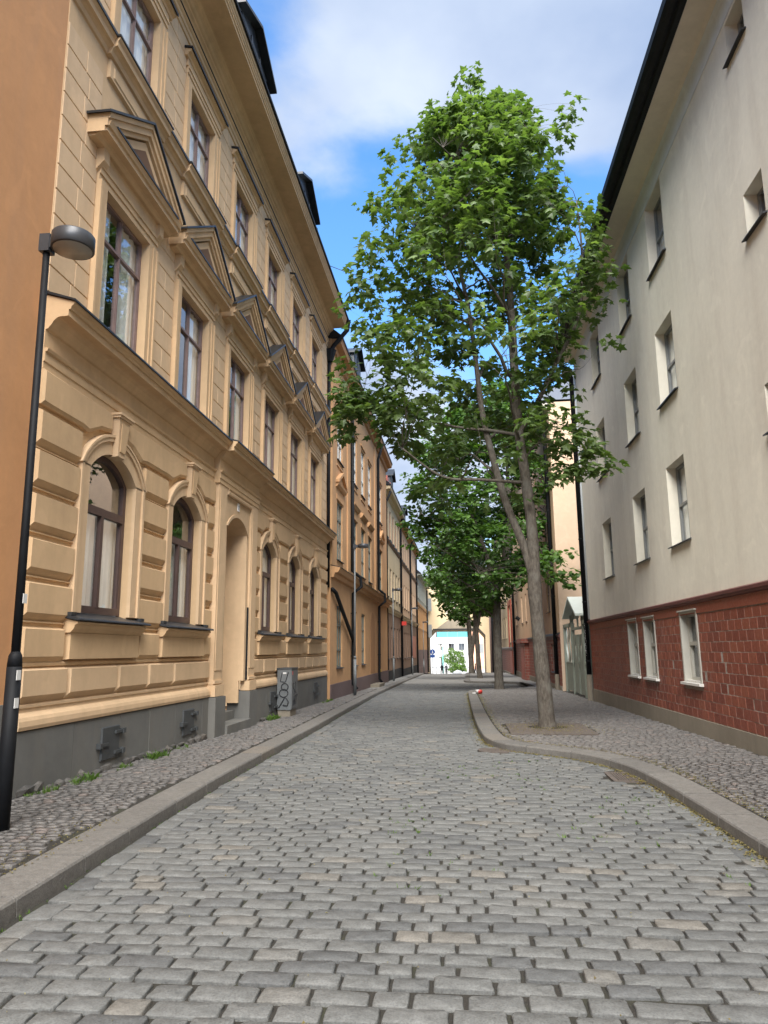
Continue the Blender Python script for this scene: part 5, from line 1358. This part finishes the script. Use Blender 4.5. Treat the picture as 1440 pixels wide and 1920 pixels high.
for (x, y, n, sp, s) in ((-4.80, 9.1, 16, .16, 1.1), (-4.80, 10.2, 7, .12, .9), (-4.78, 11.3, 22, .16, 1.3), (-4.82, 12.4, 5, .2, .8), (-4.80, 18.2, 26, .22, 1.4), (-4.85, 8.3, 12, .2, .9), (-4.8, 25.6, 20, .5, 1.)):
    for k in range(n): pts.append((x+random.uniform(-.02, .10), y+random.gauss(0, sp), pave(y)-.01, s*random.uniform(.5, 1.1)))
tufts('weeds', 'green weeds growing along the foot of the ochre house', pts, 'grass', .03, .10, 'weeds', 12)
pts = []
for k in range(420):
    x, y = random.uniform(-.8, 2.2), random.uniform(5.2, 12)
    if mnoise.noise(Vector((x*.9, y*.6, 2))) > .12 and x > -1.2: pts.append((x, y, ground(y)-.008, random.uniform(.3, .75)))
for k in range(160): y = random.uniform(6, 34); pts.append((right_edge(y)+.42+random.uniform(-.02, .05), y, pave(y)-.012, random.uniform(.2, .5)))
for k in range(160): y = random.uniform(4, 30); pts.append((left_kerb(y)+random.uniform(.0, .06), y, ground(y)-.018, random.uniform(.2, .5)))
tufts('joint_grass', 'thin grass and moss in the joints of the paving', pts, 'grass', .02, .06, 'grass', 7)
V, F = [], []; r = np.random.default_rng(5)
def flake(x, y, z, s):
    n = len(V); a = r.uniform(0, 6.28); c, d = math.cos(a)*s, math.sin(a)*s
    V.extend([(x-c, y-d, z+r.uniform(.002, .006)), (x+d*.5, y-c*.5, z+r.uniform(.004, .012)), (x+c, y+d, z+r.uniform(.002, .006)), (x-d*.5, y+c*.5, z+r.uniform(.006, .016))]); F.append((n, n+1, n+2, n+3))
for i, p in enumerate(RL1):
    if 5 < p.y < 35:
        for k in range(16 if p.y < 15 else 7):
            t_ = RL1[min(i+1, len(RL1)-1)]-RL1[i-1]; nr = Vector((-t_.y, t_.x, 0)).normalized(); q = p+nr*abs(r.normal(.03, .06))+t_*r.uniform(-.5, .5); flake(q.x, q.y, ground(q.y)+.001, r.uniform(.008, .022))
            q = p-nr*(.36+abs(r.normal(.03, .10))); flake(q.x, q.y, pave(q.y)+.002, r.uniform(.006, .016))
for k in range(1600):
    x, y = r.normal(1.69, .55), r.normal(16.1, .7); flake(x, y, pave(y)+.014, r.uniform(.006, .016))
for k in range(260): x = -3.2-abs(r.normal(.15, .2)); y = r.uniform(4.4, 7); flake(x, y, pave(y)+.004, r.uniform(.006, .016))
for k in range(220): y = r.uniform(3.4, 14); flake(r.uniform(-2.5, 2.2), y, ground(y)+.006, r.uniform(.004, .012))
o = np_mesh('leaf_litter', V, F, 'litter'); tag(o, 'dry yellow leaf litter along the kerb and round the tree', 'litter', kind='stuff')
def rock(mb, c, s, seed):
    r = np.random.default_rng(seed); b = bmesh.new(); bmesh.ops.create_icosphere(b, subdivisions=1, radius=1)
    mb.add([(c[0]+v.co.x*s[0]*r.uniform(.72, 1.1), c[1]+v.co.y*s[1]*r.uniform(.72, 1.1), c[2]+v.co.z*s[2]*r.uniform(.7, 1.1)) for v in b.verts], [tuple(v.index for v in f.verts) for f in b.faces]); b.free()
rb = thing('rubble', 'crumbling foundation stones exposed under the grey plinth of the ochre house', 'stones', (-4.88, 10.5, pave(10.5)))
y = 7.9; k = 0
while y < 13.9:
    s = random.uniform(.05, .22); m = MB(); rock(m, (-4.925+random.uniform(-.03, .035), y+s, pave(y)+random.uniform(-.02, .05)), (random.uniform(.05, .085), s*1.15, random.uniform(.04, .10)), k); m.build('stone', 'rubble', rb); y += s*1.5; k += 1
for y in (17.7, 17.95): m = MB(); rock(m, (-4.90, y, pave(y)+.03), (.08, .12, .07), k); m.build('stone', 'rubble', rb); k += 1

# ------------------------------------------------------------------ red and white bottle-like litter on the kerb
x, y = .5, 30.9; z = pave(y)+.085
ct = thing('litter_tube', 'white tube with red end lying on the kerb corner near the second tree', 'litter', (x, y, pave(y)))
m = MB(); m.tube([(x+.06, y-.14, z), (x-.10, y+.22, z+.01)], [.085, .06], 14); m.build('body', 'white_plastic', ct, True)
m = MB(); m.tube([(x+.075, y-.175, z), (x+.058, y-.135, z)], [.088, .09], 14); m.build('cap', 'red', ct, True)
m = MB(); m.box(x-.25, x-.12, y-.02, y+.08, pave(y)+.004, pave(y)+.05); o = m.build('paper_scrap', 'white_plastic', None, loc=(x-.18, y, pave(y))); tag(o, 'crumpled white paper scrap beside the red ended tube', 'litter')

# ------------------------------------------------------------------ overhead wire
A, B = Vector((-4.15, 22.3, 14.35)), Vector((right_wall(21.6)-.8, 21.6, 12.25))
wr_ = [A.lerp(B, t)+Vector((0, 0, -.5*4*t*(1-t))) for t in np.linspace(0, 1, 20)]
m = MB(); m.tube(wr_, .011, 5); o = m.build('overhead_wire', 'wire', None, True, loc=tuple(A)); tag(o, 'thin dark wire strung across the street between the eaves', 'wire')

# ------------------------------------------------------------------ sign, people and things beyond the archway
p = on_y(811, 1224, 98); gg = ground(98)
sg = thing('path_sign', 'round blue path sign on a thin post before the archway', 'road sign', (p.x, 98, gg))
m = MB(); m.tube([(p.x, 98, gg-.05), (p.x, 98, p.z+.5)], .04, 8); m.build('post', 'galv', sg)
m = MB(); m.lathe([(.33, -.02), (.34, 0), (.33, .02)], (p.x, 97.94, p.z+.12), 24, 'y'); m.box(p.x-.3, p.x+.3, 97.93, 97.95, p.z-.62, p.z-.24); fc = m.build('face', 'sign_blue', sg)
m = MB(); m.tube([(p.x, 97.915, p.z+.28), (p.x, 97.915, p.z+.08), (p.x+.08, 97.915, p.z-.08)], .035, 5); m.tube([(p.x, 97.915, p.z+.08), (p.x-.08, 97.915, p.z-.08)], .03, 5); m.build('symbol', 'sign_white', fc)
def person(label, px, Y, z0, h, coat, legs, facing, step, cat='person'):
    x = on_y(px, 1250, Y).x; k = h/1.75
    root = thing('person', label, cat, (x, Y, z0))
    J = {'pelvis': (0, 0, .95), 'chest': (0, .01, 1.28), 'neck': (0, .01, 1.47), 'head': (0, .03, 1.60), 'crown': (0, .02, 1.72)}
    for s, n in ((-1, 'l'), (1, 'r')):
        J['sh'+n] = (s*.18, 0, 1.42); J['el'+n] = (s*.25, -.04*s*step, 1.14); J['wr'+n] = (s*.26, .10*s*-step, .90); J['hd'+n] = (s*.26, .12*s*-step, .80)
        J['hip'+n] = (s*.09, 0, .90); J['kn'+n] = (s*.10, .14*s*step, .50); J['an'+n] = (s*.10, .16*s*step-.06, .08); J['to'+n] = (s*.11, .16*s*step+.12, .04)
    E = [('pelvis', 'chest'), ('chest', 'neck'), ('neck', 'head'), ('head', 'crown')]
    for n in 'lr': E += [('chest', 'sh'+n), ('sh'+n, 'el'+n), ('el'+n, 'wr'+n), ('wr'+n, 'hd'+n), ('pelvis', 'hip'+n), ('hip'+n, 'kn'+n), ('kn'+n, 'an'+n), ('an'+n, 'to'+n)]
    rad = {'pelvis': .15, 'chest': .16, 'neck': .06, 'head': .095, 'crown': .07, 'sh': .075, 'el': .05, 'wr': .035, 'hd': .03, 'hip': .10, 'kn': .065, 'an': .045, 'to': .035}
    names = list(J); me = bpy.data.meshes.new('body')
    c, s_ = math.cos(facing), math.sin(facing)
    me.from_pydata([((a*c-b*s_)*k, (a*s_+b*c)*k, z*k) for a, b, z in J.values()], [(names.index(a), names.index(b)) for a, b in E], [])
    o = link('body', me, None, root); me.materials.append(M[coat]); me.materials.append(M[legs]); me.materials.append(M['skin'])
    md = o.modifiers.new('skin', 'SKIN'); o.modifiers.new('sub', 'SUBSURF').levels = 1
    sv = me.skin_vertices[0].data
    for i, n in enumerate(names):
        q = rad.get(n, rad.get(n[:-1], .05))*k; sv[i].radius = (q, q*.8 if n in ('pelvis', 'chest') else q)
    sv[0].use_root = True
    m = MB(); m.lathe([(.02*k, .115*k), (.09*k, .08*k), (.112*k, 0), (.10*k, -.06*k), (.05*k, -.09*k)], (x-.03*s_*k*-1, Y+.0, z0+1.655*k), 12); m.build('hair', 'hair', root, True)
zb = ground(116)
person('person in long black clothes walking beyond the archway', 828.5, 114.0, ground(114), 1.75, 'cloth_dark', 'cloth_blue', 2.6, 1)
person('person in dark grey jacket walking beside the one in black', 836.5, 114.6, ground(114.6), 1.65, 'cloth_grey', 'cloth_dark', 2.9, -1)
person('small distant person in dark jacket between the far tree trunks', 891.5, 118.0, zb, 1.7, 'cloth_dark', 'cloth_blue', 1.5, 1)
q = on_y(858, 1258, 120)
m = MB(); rock(m, (q.x, 120, zb+.25), (1.0, .7, .55), 77); rock(m, (q.x+1.0, 120, zb+.1), (.8, .5, .35), 78); o = m.build('boulder', 'white_wall', None, True, loc=(q.x, 120, zb)); tag(o, 'low white boulder lying on the square beyond the archway', 'boulder')
q = on_y(830, 1215, 126)
lp = thing('lamp_pole', 'turquoise green lamp pole in front of the white building', 'lamp pole', (q.x, 126, zb))
m = MB(); m.tube([(q.x, 126, zb-.05), (q.x, 126, q.z+.1)], [.13, .08], 8); m.build('pole', 'green_pole', lp, True)
m = MB(); m.lathe([(.05, .1), (.2, .2), (.22, .45), (.08, .55)], (q.x, 126, q.z), 12); m.build('lamp_head', 'white_plastic', lp, True)
for px_, lab in ((808, 'left'), (870, 'right')):
    q = on_y(px_, 1250, 122); fn = thing('railing', lab+' dark railing on the square beyond the archway', 'railing', (q.x, 122, zb))
    for k in range(5): m = MB(); m.tube([(q.x+k*.9, 122, zb-.02), (q.x+k*.9, 122, zb+1.05)], .03, 6); m.build('post', 'hatch', fn)
    m = MB(); m.tube([(q.x-.1, 122, zb+1.05), (q.x+3.7, 122, zb+1.05)], .03, 6); m.build('rail', 'hatch', fn)
